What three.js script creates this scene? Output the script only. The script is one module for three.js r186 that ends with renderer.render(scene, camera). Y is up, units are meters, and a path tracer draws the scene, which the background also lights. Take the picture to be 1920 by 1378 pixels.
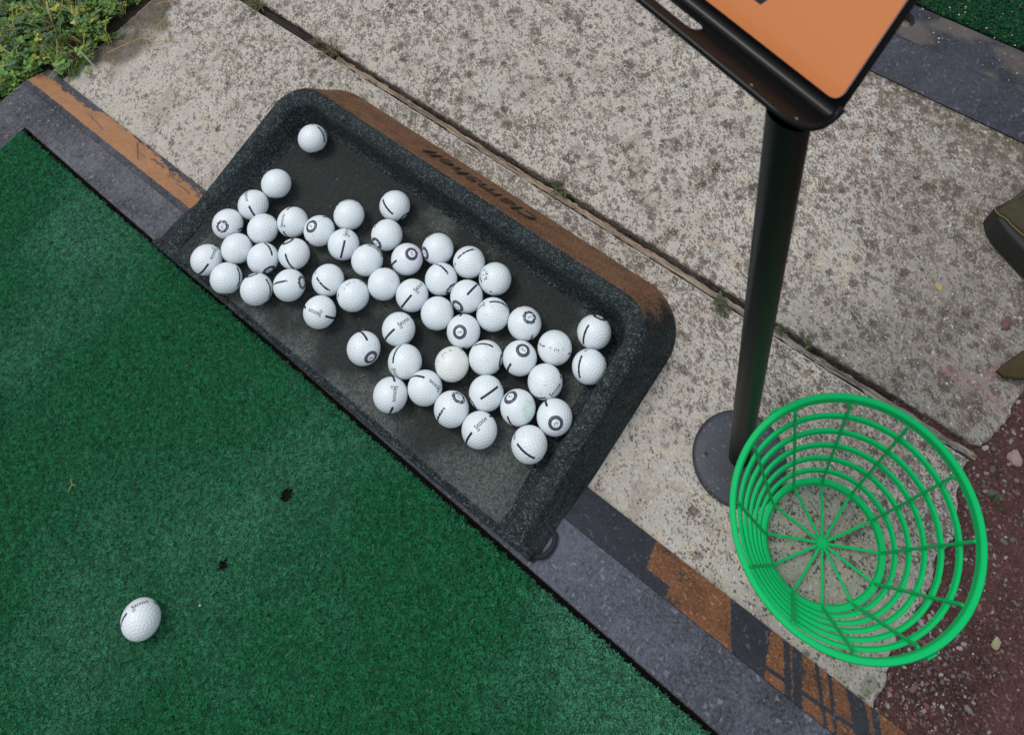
import * as THREE from 'three';
import { mergeGeometries, mergeVertices, toCreasedNormals } from 'three/addons/utils/BufferGeometryUtils.js';
import { RoundedBoxGeometry } from 'three/addons/geometries/RoundedBoxGeometry.js';
import { TextGeometry } from 'three/addons/geometries/TextGeometry.js';
import { FontLoader } from 'three/addons/loaders/FontLoader.js';

// ------------------------------------------------------------------ camera, sky, sun, exposure
// x runs along the mats and the tray, z from the slabs towards the near turf, y up; metres
const scene = new THREE.Scene();
const renderer = new THREE.WebGLRenderer();
renderer.toneMapping = THREE.LinearToneMapping;
renderer.toneMappingExposure = 1.0;
renderer.shadowMap.enabled = true;
const camera = new THREE.PerspectiveCamera(2 * Math.atan(1280 / 1700) * 180 / Math.PI, 1920 / 2560, 0.02, 200);
camera.position.set(0, 1.194, 0);
camera.quaternion.setFromRotationMatrix(new THREE.Matrix4().makeBasis(
  new THREE.Vector3(0.79469, -0.11159, -0.59667), new THREE.Vector3(-0.44473, 0.56198, -0.69742), new THREE.Vector3(0.41314, 0.81959, 0.39698)));
camera.setViewOffset(1920, 2560, 0, 1182, 1920, 1378);
camera.focus = 1.12; camera.userData.fStop = 10;

const V = (x, y, z) => new THREE.Vector3(x, y, z);
let rs = 12345;
const seed = (s) => { rs = s >>> 0; };
const rnd = () => { rs = (rs + 0x6d2b79f5) | 0; let t = Math.imul(rs ^ (rs >>> 15), 1 | rs); t = (t + Math.imul(t ^ (t >>> 7), 61 | t)) ^ t; return ((t ^ (t >>> 14)) >>> 0) / 4294967296; };
const rr = (a, b) => a + (b - a) * rnd();
const clamp = (x, a = 0, b = 1) => Math.min(b, Math.max(a, x));
const sstep = (a, b, x) => { const t = clamp((x - a) / (b - a)); return t * t * (3 - 2 * t); };
const lerp = (a, b, t) => a + (b - a) * t;
const hash = (x, y, s) => { let h = Math.imul(x, 374761393) + Math.imul(y, 668265263) + Math.imul(s, 1274126177) | 0; h = Math.imul(h ^ (h >>> 13), 1274126177); return ((h ^ (h >>> 16)) >>> 0) / 4294967296; };
function vn(x, y, s = 0) {
  const ix = Math.floor(x), iy = Math.floor(y), fx = x - ix, fy = y - iy, u = fx * fx * (3 - 2 * fx), v = fy * fy * (3 - 2 * fy);
  return lerp(lerp(hash(ix, iy, s), hash(ix + 1, iy, s), u), lerp(hash(ix, iy + 1, s), hash(ix + 1, iy + 1, s), u), v);
}
const fbm = (x, y, s = 0, o = 4) => { let a = 0, w = 0.5, n = 0; for (let i = 0; i < o; i++) { a += w * vn(x, y, s + i); n += w; x = x * 2.03 + 7.1; y = y * 2.03 + 3.7; w *= 0.5; } return a / n; };

{ // overcast sky, a little brighter overhead, faintly bluish
  const W = 256, H = 128, d = new Float32Array(W * H * 4);
  for (let j = 0; j < H; j++) for (let i = 0; i < W; i++) {
    const el = ((j + 0.5) / H - 0.5) * Math.PI, s = Math.sin(el), k = (j * W + i) * 4;
    const az = (i / W) * 2 * Math.PI, n = fbm(4 + Math.cos(az) * 2 * Math.cos(el) + s * 2, 4 + Math.sin(az) * 2 * Math.cos(el), 5, 3);
    const L = s > 0 ? 0.25 + 0.62 * s + 0.28 * (n - 0.5) : 0.10;
    d[k] = L * 0.915; d[k + 1] = L * 0.985; d[k + 2] = L * 1.085; d[k + 3] = 1;
  }
  const sky = new THREE.DataTexture(d, W, H, THREE.RGBAFormat, THREE.FloatType);
  sky.mapping = THREE.EquirectangularReflectionMapping; sky.magFilter = THREE.LinearFilter; sky.needsUpdate = true;
  scene.background = sky; scene.environment = sky;
}
const sun = new THREE.DirectionalLight(0xfffaf2, 1.3);
sun.name = 'sun'; sun.position.set(-1.5, 3.0, -0.05); sun.target.position.set(-0.3, 0, -0.2);
sun.castShadow = true; sun.shadow.radius = 36;
Object.assign(sun.shadow.camera, { left: -2, right: 2, top: 2, bottom: -2, near: 0.1, far: 6 });
scene.add(sun, sun.target);

// ------------------------------------------------------------------ helpers
const used = {};
const numbered = (n) => { const k = used[n] = (used[n] ?? -1) + 1; return k ? n + '_' + String(k).padStart(3, '0') : n; };
const tag = (o, label, category, group) => { o.userData.label = label; if (category) o.userData.category = category; if (group) o.userData.group = group; return o; };
const sh = (m) => { m.castShadow = m.receiveShadow = true; return m; };
const top = (o, name, pos) => { o.name = numbered(name); if (pos) o.position.copy(pos); scene.add(o); return o; };
const part = (name, geo, mat, parent) => { const m = sh(new THREE.Mesh(geo, mat)); m.name = name; parent.add(m); return m; };
const thing = (name, pos = V(0, 0, 0)) => top(new THREE.Group(), name, pos);
const struct = (name, geo, mat) => { const m = top(sh(new THREE.Mesh(geo, mat)), name); m.userData.kind = 'structure'; return m; };
const s2 = (c) => Math.round(255 * clamp(c <= 0.0031308 ? 12.92 * c : 1.055 * Math.pow(c, 1 / 2.4) - 0.055));
const LUT = new Uint8Array(4097).map((_, i) => s2(i / 4096));
// pixel function f(u, v, out) with u, v in 0..1 from the lower left; out = linear r, g, b and height
function tex(w, h, f, { wrap = THREE.RepeatWrapping, bump = true } = {}) {
  const c = new Uint8Array(w * h * 4), b = new Uint8Array(w * h * 4), o = [0, 0, 0, 0.5];
  for (let j = 0; j < h; j++) for (let i = 0; i < w; i++) {
    o[3] = 0.5; f((i + 0.5) / w, (j + 0.5) / h, o);
    const k = (j * w + i) * 4;
    for (let q = 0; q < 3; q++) c[k + q] = LUT[Math.round(clamp(o[q]) * 4096)];
    c[k + 3] = 255; b[k] = b[k + 1] = b[k + 2] = Math.round(255 * clamp(o[3])); b[k + 3] = 255;
  }
  const mk = (data, srgb) => { const t = new THREE.DataTexture(data, w, h); t.wrapS = t.wrapT = wrap; t.magFilter = THREE.LinearFilter; t.minFilter = THREE.LinearMipmapLinearFilter; if (srgb) t.colorSpace = THREE.SRGBColorSpace; t.needsUpdate = true; return t; };
  return { map: mk(c, true), bumpMap: bump ? mk(b, false) : null };
}
const fit = (t, x0, y0, w, h) => { for (const m of [t.map, t.bumpMap]) if (m) { m.repeat.set(1 / w, 1 / h); m.offset.set(-x0 / w, -y0 / h); } return t; };
const std = (o) => new THREE.MeshStandardMaterial(o);
const matte = (o) => new THREE.MeshPhysicalMaterial({ specularIntensity: 0.4, ...o }); // dull rubber
function planarUV(g, f) { const p = g.attributes.position, uv = new Float32Array(p.count * 2); for (let i = 0; i < p.count; i++) { const [a, b] = f(p.getX(i), p.getY(i), p.getZ(i)); uv[2 * i] = a; uv[2 * i + 1] = b; } g.setAttribute('uv', new THREE.BufferAttribute(uv, 2)); return g; }
// shape given in (x, -z), extruded upward to y = ytop
function slab(shape, ytop, depth, bevel = 0, seg = 2) {
  const g = new THREE.ExtrudeGeometry(shape, { depth: depth - 2 * bevel, bevelEnabled: bevel > 0, bevelSize: bevel, bevelOffset: -bevel, bevelThickness: bevel, bevelSegments: seg, curveSegments: 16 });
  return g.rotateX(-Math.PI / 2).translate(0, ytop - depth + bevel, 0);
}
const rect = (x0, x1, z0, z1) => new THREE.Shape([[x0, -z1], [x1, -z1], [x1, -z0], [x0, -z0]].map(([a, b]) => new THREE.Vector2(a, b)));
function stadium(x0, x1, zc, r) { const p = new THREE.Path(); p.moveTo(x0, -zc + r); p.absarc(x0, -zc, r, Math.PI / 2, Math.PI * 1.5); p.lineTo(x1, -zc - r); p.absarc(x1, -zc, r, -Math.PI / 2, Math.PI / 2); p.closePath(); return p; }
const rot = (g) => { g.computeVertexNormals(); return g; };

// ------------------------------------------------------------------ concrete
const blots = (n, x0, x1, z0, z1, fa, s) => { seed(s); const a = []; for (let i = 0; i < n; i++) { const x = rr(x0, x1), z = rr(z0, z1); if (rnd() < fa(x, z)) a.push([x, z, rr(0.0028, 0.0075) * (rnd() < 0.12 ? 1.45 : 1), rnd(), rr(0.55, 1)]); } return a; };
function concrete(px, pz, x0, z0, w, h, o, list) { // o: density fields
  const cell = 0.03, grid = new Map();
  for (const b of list) { const k = Math.floor(b[0] / cell) + ',' + Math.floor(b[1] / cell); grid.has(k) ? grid.get(k).push(b) : grid.set(k, [b]); }
  return fit(tex(px, pz, (u, v, c) => {
    const x = x0 + u * w, z = -(z0 + v * h), m = 1000;
    const big = fbm(x * 9, z * 9, 11, 4), mid = fbm(x * 45, z * 45, 21, 3), fine = vn(x * 900, z * 900, 31), fine2 = vn(x * 480, z * 480, 33);
    // pits: worm-like dark marks, slightly drawn out along the brushing direction
    const a = x * 0.83 + z * 0.56, b = -x * 0.56 + z * 0.83;
    const wx = 0.0022 * (vn(x * 260, z * 260, 46) - 0.5), wz = 0.0022 * (vn(x * 260, z * 260, 47) - 0.5);
    const w1 = vn((a + wx) * 400, (b + wz) * 760, 41), w2 = vn((a - wz) * 820, (b + wx) * 1250, 43), w3 = vn(a * 130, b * 210, 45);
    const dens = o.pits(x, z) + 0.5 * (mid - 0.5) + 1.1 * (big - 0.5);
    const pit = sstep(0.635 - 0.22 * dens, 0.70 - 0.19 * dens, 0.46 * w1 + 0.28 * w2 + 0.26 * w3 + 0.06 * (mid - 0.5));
    let blot = 0;
    const ci = Math.floor(x / cell), cj = Math.floor(z / cell);
    for (let i = -1; i < 2; i++) for (let j = -1; j < 2; j++) for (const q of grid.get((ci + i) + ',' + (cj + j)) ?? []) {
      const dx = x - q[0], dz = z - q[1], d = Math.hypot(dx, dz) / q[2] + 0.9 * (vn(x * 330, z * 330, 51) - 0.5) + 0.9 * (vn(x * 800, z * 800, 53) - 0.5);
      blot = Math.max(blot, q[4] * sstep(0.95, 0.72, d));
    }
    const lo = o.base(x, z), tone = lo * (0.86 + 0.26 * big + 0.16 * (mid - 0.5) + 0.30 * (fine - 0.5) + 0.20 * (fine2 - 0.5));
    let r = tone * 1.075, g = tone * 0.985, bl = tone * 0.875;
    const warm = sstep(0.62, 0.8, vn(x * 120, z * 120, 61)) * 0.5; r *= 1 + 0.10 * warm; bl *= 1 - 0.16 * warm;
    const pr = 0.070 + 0.09 * vn(x * 150, z * 150, 48), k = pit * (0.66 + 0.34 * vn(x * 210, z * 210, 49));
    r = lerp(r, pr * 1.2, k); g = lerp(g, pr * 0.96, k); bl = lerp(bl, pr * 0.82, k);
    const q = blot * (0.66 + 0.40 * fine2), red = vn(x * 30, z * 30, 63);
    r = lerp(r, 0.086 + 0.03 * red, q); g = lerp(g, 0.070 + 0.012 * red, q); bl = lerp(bl, 0.060 + 0.006 * red, q);
    const st = sstep(0.56, 0.74, fbm(x * 34, z * 34, 65, 4)) * 0.34; r *= 1 - 0.62 * st; g *= 1 - 0.68 * st; bl *= 1 - 0.74 * st;
    const dk = sstep(0.80, 0.86, vn(x * 420 + 9, z * 420, 71)) * o.specks(x, z); r = lerp(r, 0.03, dk * 0.85); g = lerp(g, 0.03, dk * 0.85); bl = lerp(bl, 0.032, dk * 0.85);
    const wt = sstep(0.86, 0.93, vn(x * 420, z * 420 + 5, 73)) * 0.8; r = lerp(r, 0.62, wt); g = lerp(g, 0.60, wt); bl = lerp(bl, 0.57, wt);
    const og = sstep(0.87, 0.93, vn(x * 260 + 3, z * 260 + 5, 75)) * 0.35; r = lerp(r, 0.36, og); g = lerp(g, 0.22, og); bl = lerp(bl, 0.13, og);
    c[0] = r; c[1] = g; c[2] = bl; c[3] = 0.62 - 0.5 * pit - 0.15 * blot + 0.18 * (fine - 0.5) + 0.10 * (fine2 - 0.5) + 0.2 * (mid - 0.5) - 0.4 * dk + 0.2 * wt;
    o.extra?.(x, z, c);
  }, { wrap: THREE.MirroredRepeatWrapping }), x0, z0, w, h);
}
const tA = concrete(2048, 512, -1.24, 0.10, 1.48, 0.37, {
  pits: (x, z) => 0.42 + 0.30 * sstep(-0.15, -0.38, z) - 0.55 * sstep(-0.25, -0.02, x) * sstep(-0.34, -0.22, z) - 0.25 * sstep(-0.6, -0.95, x),
  base: (x, z) => 0.45 - 0.11 * sstep(-0.15, 0.2, x + 0.3 * vn(x * 12, z * 12, 3) - 0.15),
  specks: (x, z) => 0.15 + 0.8 * sstep(-0.16, 0.02, x),
  extra: (x, z, c) => { // soil washed over the end of the slab under the weeds
    const d = sstep(-1.145, -1.215, x + 0.09 * (vn(x * 40, z * 40, 81) - 0.5) + 0.10 * (vn(x * 14, z * 14, 83) - 0.5)); const k = d * 0.85;
    c[0] = lerp(c[0], 0.085, k); c[1] = lerp(c[1], 0.066, k); c[2] = lerp(c[2], 0.045, k);
    const mo = sstep(0.62, 0.8, vn(x * 70, z * 70, 85)) * sstep(0.12, 0.22, x) * sstep(-0.2, -0.13, z); c[0] = lerp(c[0], 0.13, mo * 0.6); c[1] = lerp(c[1], 0.135, mo * 0.6); c[2] = lerp(c[2], 0.07, mo * 0.6);
  },
}, blots(1500, -1.2, 0.2, -0.41, -0.1, (x, z) => 0.10 + 0.40 * sstep(-0.3, -0.4, z) + 0.35 * sstep(-0.2, 0.05, x) * sstep(-0.24, -0.36, z), 71));
const tB = concrete(2048, 768, -1.1, 0.42, 1.34, 0.50, {
  pits: (x, z) => 0.37 + 0.10 * sstep(-0.5, -0.7, z) + 0.15 * sstep(-0.1, 0.15, x),
  base: (x, z) => 0.45 - 0.19 * sstep(-0.25, 0.2, x + 0.25 * (vn(x * 9, z * 9, 3) - 0.5)),
  specks: () => 0.1,
  extra: (x, z, c) => {
    // brown soil lodged along the foot of the second mat
    const d = sstep(0.05, 0.0, Math.abs(z + 0.845) - 0.012 + 0.04 * (vn(x * 60, z * 60, 91) - 0.5)) * sstep(0.3, 0.7, vn(x * 240, z * 240, 93)); c[0] = lerp(c[0], 0.11, d * 0.8); c[1] = lerp(c[1], 0.085, d * 0.8); c[2] = lerp(c[2], 0.055, d * 0.8);
    // faint pink chalk strokes
    const seg = (ax, az, bx, bz) => { const t = clamp(((x - ax) * (bx - ax) + (z - az) * (bz - az)) / ((bx - ax) ** 2 + (bz - az) ** 2)); return Math.hypot(x - ax - t * (bx - ax), z - az - t * (bz - az)); };
    const p = sstep(0.011, 0.003, Math.min(seg(0.135, -0.49, 0.172, -0.493), seg(0.172, -0.493, 0.191, -0.529), seg(0.173, -0.5, 0.208, -0.484)) + 0.012 * (vn(x * 200, z * 200, 95) - 0.4)) * (0.18 + 0.3 * vn(x * 600, z * 600, 97));
    c[0] = lerp(c[0], 0.30, p); c[1] = lerp(c[1], 0.11, p); c[2] = lerp(c[2], 0.14, p);
  },
}, blots(2600, -1.1, 0.24, -0.92, -0.42, (x, z) => 0.42 + 0.3 * sstep(-0.2, 0.1, x), 72));
const concA = std({ ...tA, bumpScale: 0.0018, roughness: 0.93 }), concB = std({ ...tB, bumpScale: 0.0020, roughness: 0.93 });
function rough(list, s) { // broken edge: more points, jittered
  seed(s); const out = [];
  for (let i = 0; i + 1 < list.length; i++) { const [ax, az] = list[i], [bx, bz] = list[i + 1], n = Math.max(1, Math.round(Math.hypot(bx - ax, bz - az) / 0.007)); for (let k = 0; k < n; k++) out.push([lerp(ax, bx, k / n) + rr(-0.0022, 0.0022), lerp(az, bz, k / n) + rr(-0.002, 0.002)]); }
  return out;
}
const poly = (l) => new THREE.Shape(l.map(([x, z]) => new THREE.Vector2(x, -z)));
{
  const edge = rough([[0.199, -0.409], [0.2, -0.368], [0.214, -0.335], [0.217, -0.32], [0.209, -0.293], [0.215, -0.261], [0.212, -0.229], [0.206, -0.197], [0.209, -0.169], [0.213, -0.141], [0.211, -0.115], [0.21, 0.2]], 5);
  struct('concrete_slab', slab(poly([[-1.215, 1.6], [-1.215, -0.409], ...edge, [0.21, 1.6]]), 0, 0.14, 0.003, 2), concA);
  const e2 = rough([[0.17, -0.4245], [0.198, -0.426], [0.207, -0.432], [0.215, -0.465], [0.218, -0.49], [0.222, -0.53], [0.23, -0.7]], 6);
  struct('concrete_slab', slab(poly([[-1.4, -0.4245], ...e2, [0.232, -2.2], [-1.4, -2.2]]), 0, 0.14, 0.003, 2), concB);
}

// ------------------------------------------------------------------ ground
const tG = tex(1024, 1024, (u, v, c) => {
  const x = u * 0.6, z = v * 0.6, P = 0.6, n = (f, s) => { const a = x * f, b = z * f, q = P * f; const t = sstep(0.9, 1, u), r = sstep(0.9, 1, v); return lerp(lerp(vn(a, b, s), vn(a - q, b, s), t), lerp(vn(a, b - q, s), vn(a - q, b - q, s), t), r); };
  const a = n(18, 1), b = n(70, 2), d = n(300, 3), e = n(700, 4), h = 0.35 * a + 0.3 * b + 0.2 * d + 0.15 * e;
  const t = 0.55 + 0.75 * (h - 0.5) * 2 * 0.5 + 0.5 * (e - 0.5);
  c[0] = 0.128 * t; c[1] = 0.053 * t; c[2] = 0.047 * t; c[3] = h;
  const g = sstep(0.80, 0.86, n(420, 7)) * 0.5; c[0] = lerp(c[0], 0.24, g); c[1] = lerp(c[1], 0.19, g); c[2] = lerp(c[2], 0.185, g);
});
for (const m of [tG.map, tG.bumpMap]) m.repeat.set(1 / 0.6, 1 / 0.6);
const dirt = std({ ...tG, bumpScale: 0.006, roughness: 0.95 });
{
  const g = new THREE.PlaneGeometry(120, 120, 1, 1).rotateX(-Math.PI / 2).translate(0, -0.022, 0);
  struct('ground', planarUV(g, (x, y, z) => [x, -z]), dirt);
  // red dirt beside the slabs, uneven
  const b = new THREE.PlaneGeometry(1.6, 2.4, 160, 240).rotateX(-Math.PI / 2).translate(0.9, 0, -0.2), p = b.attributes.position;
  for (let i = 0; i < p.count; i++) { const x = p.getX(i), z = p.getZ(i); p.setY(i, -0.014 + 0.014 * (fbm(x * 11, z * 11, 101, 3) - 0.5) + 0.005 * (fbm(x * 60, z * 60, 103, 2) - 0.5) + 0.006 * sstep(0.3, 0.2, x)); }
  struct('dirt_path', planarUV(rot(b), (x, y, z) => [x, -z]), dirt);
}
{ // dark soil below the weeds
  const t = tex(512, 512, (u, v, c) => { const n = fbm(u * 24, v * 24, 3, 4), f = vn(u * 200, v * 200, 9), k = 0.5 + n; c[0] = 0.045 * k * (0.7 + 0.6 * f); c[1] = 0.036 * k * (0.7 + 0.6 * f); c[2] = 0.022 * k; c[3] = n * 0.7 + f * 0.3; });
  for (const m of [t.map, t.bumpMap]) m.repeat.set(2, 2);
  const g = new THREE.PlaneGeometry(1.2, 2.6, 90, 200).rotateX(-Math.PI / 2).translate(-1.818, 0, -0.3), p = g.attributes.position;
  for (let i = 0; i < p.count; i++) p.setY(i, -0.008 + 0.02 * (fbm(p.getX(i) * 14, p.getZ(i) * 14, 111, 3) - 0.5));
  struct('soil', planarUV(rot(g), (x, y, z) => [x, -z]), std({ ...t, bumpScale: 0.006, roughness: 1 }));
}

// ------------------------------------------------------------------ joint strip between the slabs
const tWood = tex(2048, 64, (u, v, c) => {
  const x = u * 1.3, y = v * 0.014, g = fbm(x * 30, y * 1400, 121, 3), l = fbm(x * 18, y * 300, 125, 3), f = vn(x * 900, y * 1800, 127), k = clamp(0.34 + 1.4 * (g - 0.4) + 0.5 * (l - 0.5) + 0.25 * (f - 0.5));
  const grey = sstep(0.62, 0.9, u); // weathered to grey towards the dirt end
  c[0] = lerp(0.045, lerp(0.50, 0.42, grey), k); c[1] = lerp(0.030, lerp(0.39, 0.40, grey), k); c[2] = lerp(0.022, lerp(0.28, 0.36, grey), k); c[3] = k;
});
function strip(name, x0, x1, z0, z1, y, mat, s, label) {
  const n = Math.round((x1 - x0) / 0.006), g = new THREE.BoxGeometry(x1 - x0, 0.03, z1 - z0, n, 2, 4).translate((x0 + x1) / 2, y - 0.015, (z0 + z1) / 2), p = g.attributes.position;
  for (let i = 0; i < p.count; i++) {
    const x = p.getX(i), yy = p.getY(i), z = p.getZ(i), w = 0.0016 * (vn(x * 40, s, 1) - 0.5) + 0.0014 * (vn(x * 150, z > (z0 + z1) / 2 ? 3 : 8, s) - 0.5) * 2;
    p.setZ(i, z + w); if (yy > y - 0.002) p.setY(i, yy + 0.003 * (vn(x * 25, z * 500, s + 4) - 0.5) + 0.002 * (vn(x * 130, z * 600, s + 5) - 0.5) - 0.0016 * sstep(0.003, 0.0055, Math.abs(z - (z0 + z1) / 2)));
  }
  planarUV(g, (x, yy, z) => [(x + 1.1) / 1.3, (z + 0.42) / 0.014 + yy * 40]);
  return tag(top(sh(new THREE.Mesh(rot(g), mat)), name), label, 'wood strip');
}
const woodM = std({ ...tWood, bumpScale: 0.0012, roughness: 0.9 });
strip('wood_strip', -0.842, 0.205, -0.4178, -0.4100, -0.0022, woodM, 3, 'long weathered brown wood strip set in the joint between the concrete slabs');
strip('wood_strip', -1.25, -0.846, -0.4222, -0.4098, -0.003, std({ ...tWood, color: 0x4a4644, bumpScale: 0.001, roughness: 0.85 }), 9, 'short blackened wood strip in the slab joint at the grassy end');

// ------------------------------------------------------------------ rubber and paint textures
const rubberMap = (px, pz, x0, y0, w, h, f, amount = () => 1) => fit(tex(px, pz, (u, v, c) => {
  const x = x0 + u * w, yv = y0 + v * h, y = h === 1 ? yv * 0.05 : yv, fine = vn(x * 900, y * 900, 131), f2 = vn(x * 420, y * 420, 133), dust = fbm(x * 14, y * 14, 135, 4), d2 = fbm(x * 60, y * 60, 137, 3);
  const k = amount(x, yv) * clamp(0.50 + 1.0 * (dust - 0.5) + 0.4 * (d2 - 0.5) + 0.7 * (fine - 0.5) + 0.45 * (f2 - 0.5));
  const sp = sstep(0.84, 0.92, vn(x * 330, y * 330, 139)) * 0.5 * (0.25 + 0.75 * amount(x, yv));
  c[0] = lerp(0.022, lerp(0.112, 0.143, sstep(-0.4, -0.9, x)), k); c[1] = lerp(0.024, lerp(0.123, 0.140, sstep(-0.4, -0.9, x)), k); c[2] = lerp(0.030, 0.162, k);
  c[0] = lerp(c[0], 0.27, sp); c[1] = lerp(c[1], 0.26, sp); c[2] = lerp(c[2], 0.28, sp);
  c[3] = 0.5 + 0.25 * (fine - 0.5) + 0.25 * (f2 - 0.5) + 0.2 * sp;
  f?.(x, yv, c);
}, { wrap: THREE.MirroredRepeatWrapping }), x0, y0, w, h);
const frameM = matte({ ...rubberMap(2048, 160, -1.26, 0.02, 1.6, 0.125), bumpScale: 0.0006, roughness: 0.62 });
// bevel of the near mat: u along x, v from the foot (0) to the top edge (1); paint in its real places
const inPoly = (x, y, P) => { let r = false; for (let i = 0, j = P.length - 1; i < P.length; j = i++) { const [a, b] = P[i], [c, d] = P[j]; if ((b > y) !== (d > y) && x < ((c - a) * (y - b)) / (d - b) + a) r = !r; } return r; };
const bars = [ // stencilled dark strokes on the paint: [x at foot, x at top, half width]
  [0.1145, 0.137, 0.0042], [0.1265, 0.1475, 0.0055], [0.149, 0.178, 0.0024], [0.1635, 0.189, 0.0023], [0.1855, 0.219, 0.0042], [0.196, 0.228, 0.0058], [0.213, 0.24, 0.004]];
const bevelM = matte({ ...rubberMap(2048, 96, -1.26, 0, 1.6, 1, (x, v, c) => {
  const yy = v * 0.05, jig = 0.06 * (vn(x * 260, yy * 260, 141) - 0.5) + 0.05 * (vn(x * 90, yy * 90, 143) - 0.5), n1 = vn(x * 700, yy * 700, 145), n2 = fbm(x * 60, yy * 60, 147, 3);
  if (x < -0.80) {
    const lim = lerp(0.30, 0.08, sstep(-1.16, -1.06, x)) * 1 - 0.06 + 0.30 * (fbm(x * 80, yy * 80, 151, 4) - 0.5) + 0.10 * (vn(x * 500, yy * 500, 152) - 0.5) + 0.14 * sstep(-0.98, -0.9, x);
    const scr = Math.max(sstep(0.035, 0.01, Math.abs(v - 0.48 - (x + 1.09) * 2.5 + 0.05 * vn(x * 200, 0, 3)) ) * sstep(0.03, 0.02, Math.abs(x + 1.085)), sstep(0.05, 0.02, Math.abs(v - 0.35 - (x + 0.985) * 14)) * sstep(0.02, 0.012, Math.abs(x + 0.985)), sstep(0.68, 0.80, Math.max(vn(x * 90 + v * 6, v * 9 - x * 60, 153), vn(x * 70 - v * 9, v * 8 + x * 30, 154))) * sstep(0.72, 0.25, v) * sstep(-1.02, -0.94, x) * 0.9);
    const p = sstep(lim, lim + 0.05, v) * (v < 0.79 + jig * 0.4 ? 1 : 0) * (1 - 0.75 * scr) * sstep(-1.252, -1.249, x);
    const t = 0.85 + 0.3 * n1 + 0.3 * (n2 - 0.5);
    c[0] = lerp(c[0], 0.37 * t, p); c[1] = lerp(c[1], 0.185 * t, p); c[2] = lerp(c[2], 0.094 * t, p); c[3] += 0.1 * p;
  } else {
    let p = 0; const e = x + 0.003 * (n1 - 0.5);
    if (v < 1.0 + jig * 0.3) { if (e > -0.049 + 0.008 * v - (v > 0.7 ? -0.03 : 0) && e < lerp(0.047, 0.071, v)) p = 1; if (e > lerp(0.096, 0.109, v) && e < 0.262) p = 1; }
    for (const [a, b, w] of bars) if (Math.abs(e - lerp(a, b, v)) < w) p = 0;
    if (e > 0.1 && Math.abs(v - lerp(0.775, 0.60, (e - 0.109) / 0.1)) < 0.045) p = 0;
    p *= sstep(0.26, 0.50, n2 + 0.35 * n1) * 0.97;
    const t = 0.62 + 0.70 * n1 + 0.6 * (n2 - 0.5), lt = sstep(0.76, 0.9, vn(x * 500, yy * 500, 157)) * 0.6;
    c[0] = lerp(c[0], 0.170 * t + lt * 0.25, p); c[1] = lerp(c[1], 0.075 * t + lt * 0.14, p); c[2] = lerp(c[2], 0.038 * t + lt * 0.08, p); c[3] += 0.15 * p * n1;
  }
}, (x, v) => (x < -0.5 ? 0.75 : 0.22)), bumpScale: 0.0006, roughness: 0.72 });
const bevel2M = matte({ ...rubberMap(1024, 96, -0.6, 0, 1.2, 1, null, () => 0.46), bumpScale: 0.0004, roughness: 0.6 });
const frame2M = matte({ ...rubberMap(1024, 160, -0.6, 0.9, 1.0, 0.156, (x, y, c) => { const k = sstep(0.45, 0.75, fbm(x * 20, y * 30, 161, 3)) * 0.5; c[0] = lerp(c[0], 0.17, k); c[1] = lerp(c[1], 0.135, k); c[2] = lerp(c[2], 0.11, k); }, (x, y) => 0.46), bumpScale: 0.0006, roughness: 0.7 });

// ------------------------------------------------------------------ turf mats
function pileGeo(s) { // one tuft of short curled nylon blades
  seed(s); const pos = [], idx = [];
  for (let i = 0; i < 7; i++) {
    const a = rr(0, 6.283), b = a + rr(-1.8, 1.8), x = rr(-0.0013, 0.0013), z = rr(-0.0013, 0.0013), L = rr(0.0024, 0.0040), w = rr(0.00028, 0.00042), h = rr(0.0044, 0.0066);
    const cx = -Math.sin(a) * w, cz = Math.cos(a) * w, o = pos.length / 3;
    const q = [[x, -0.001, z], [x + Math.cos(a) * L * 0.35, h * 0.75, z + Math.sin(a) * L * 0.35], [x + Math.cos(a) * L * 0.6 + Math.cos(b) * L * 0.35, h * 0.95, z + Math.sin(a) * L * 0.6 + Math.sin(b) * L * 0.35]];
    for (const [k, f] of [[0, 1], [1, 1], [2, 0.6]]) pos.push(q[k][0] - cx * f, q[k][1], q[k][2] - cz * f, q[k][0] + cx * f, q[k][1], q[k][2] + cz * f);
    idx.push(o, o + 1, o + 2, o + 1, o + 3, o + 2, o + 2, o + 3, o + 4, o + 3, o + 5, o + 4);
  }
  const g = new THREE.BufferGeometry(); g.setAttribute('position', new THREE.Float32BufferAttribute(pos, 3)); g.setIndex(idx); g.computeVertexNormals(); return g;
}
const pileM = std({ color: 0xffffff, roughness: 0.62, side: THREE.DoubleSide });
const cTmp = new THREE.Color();
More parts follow.
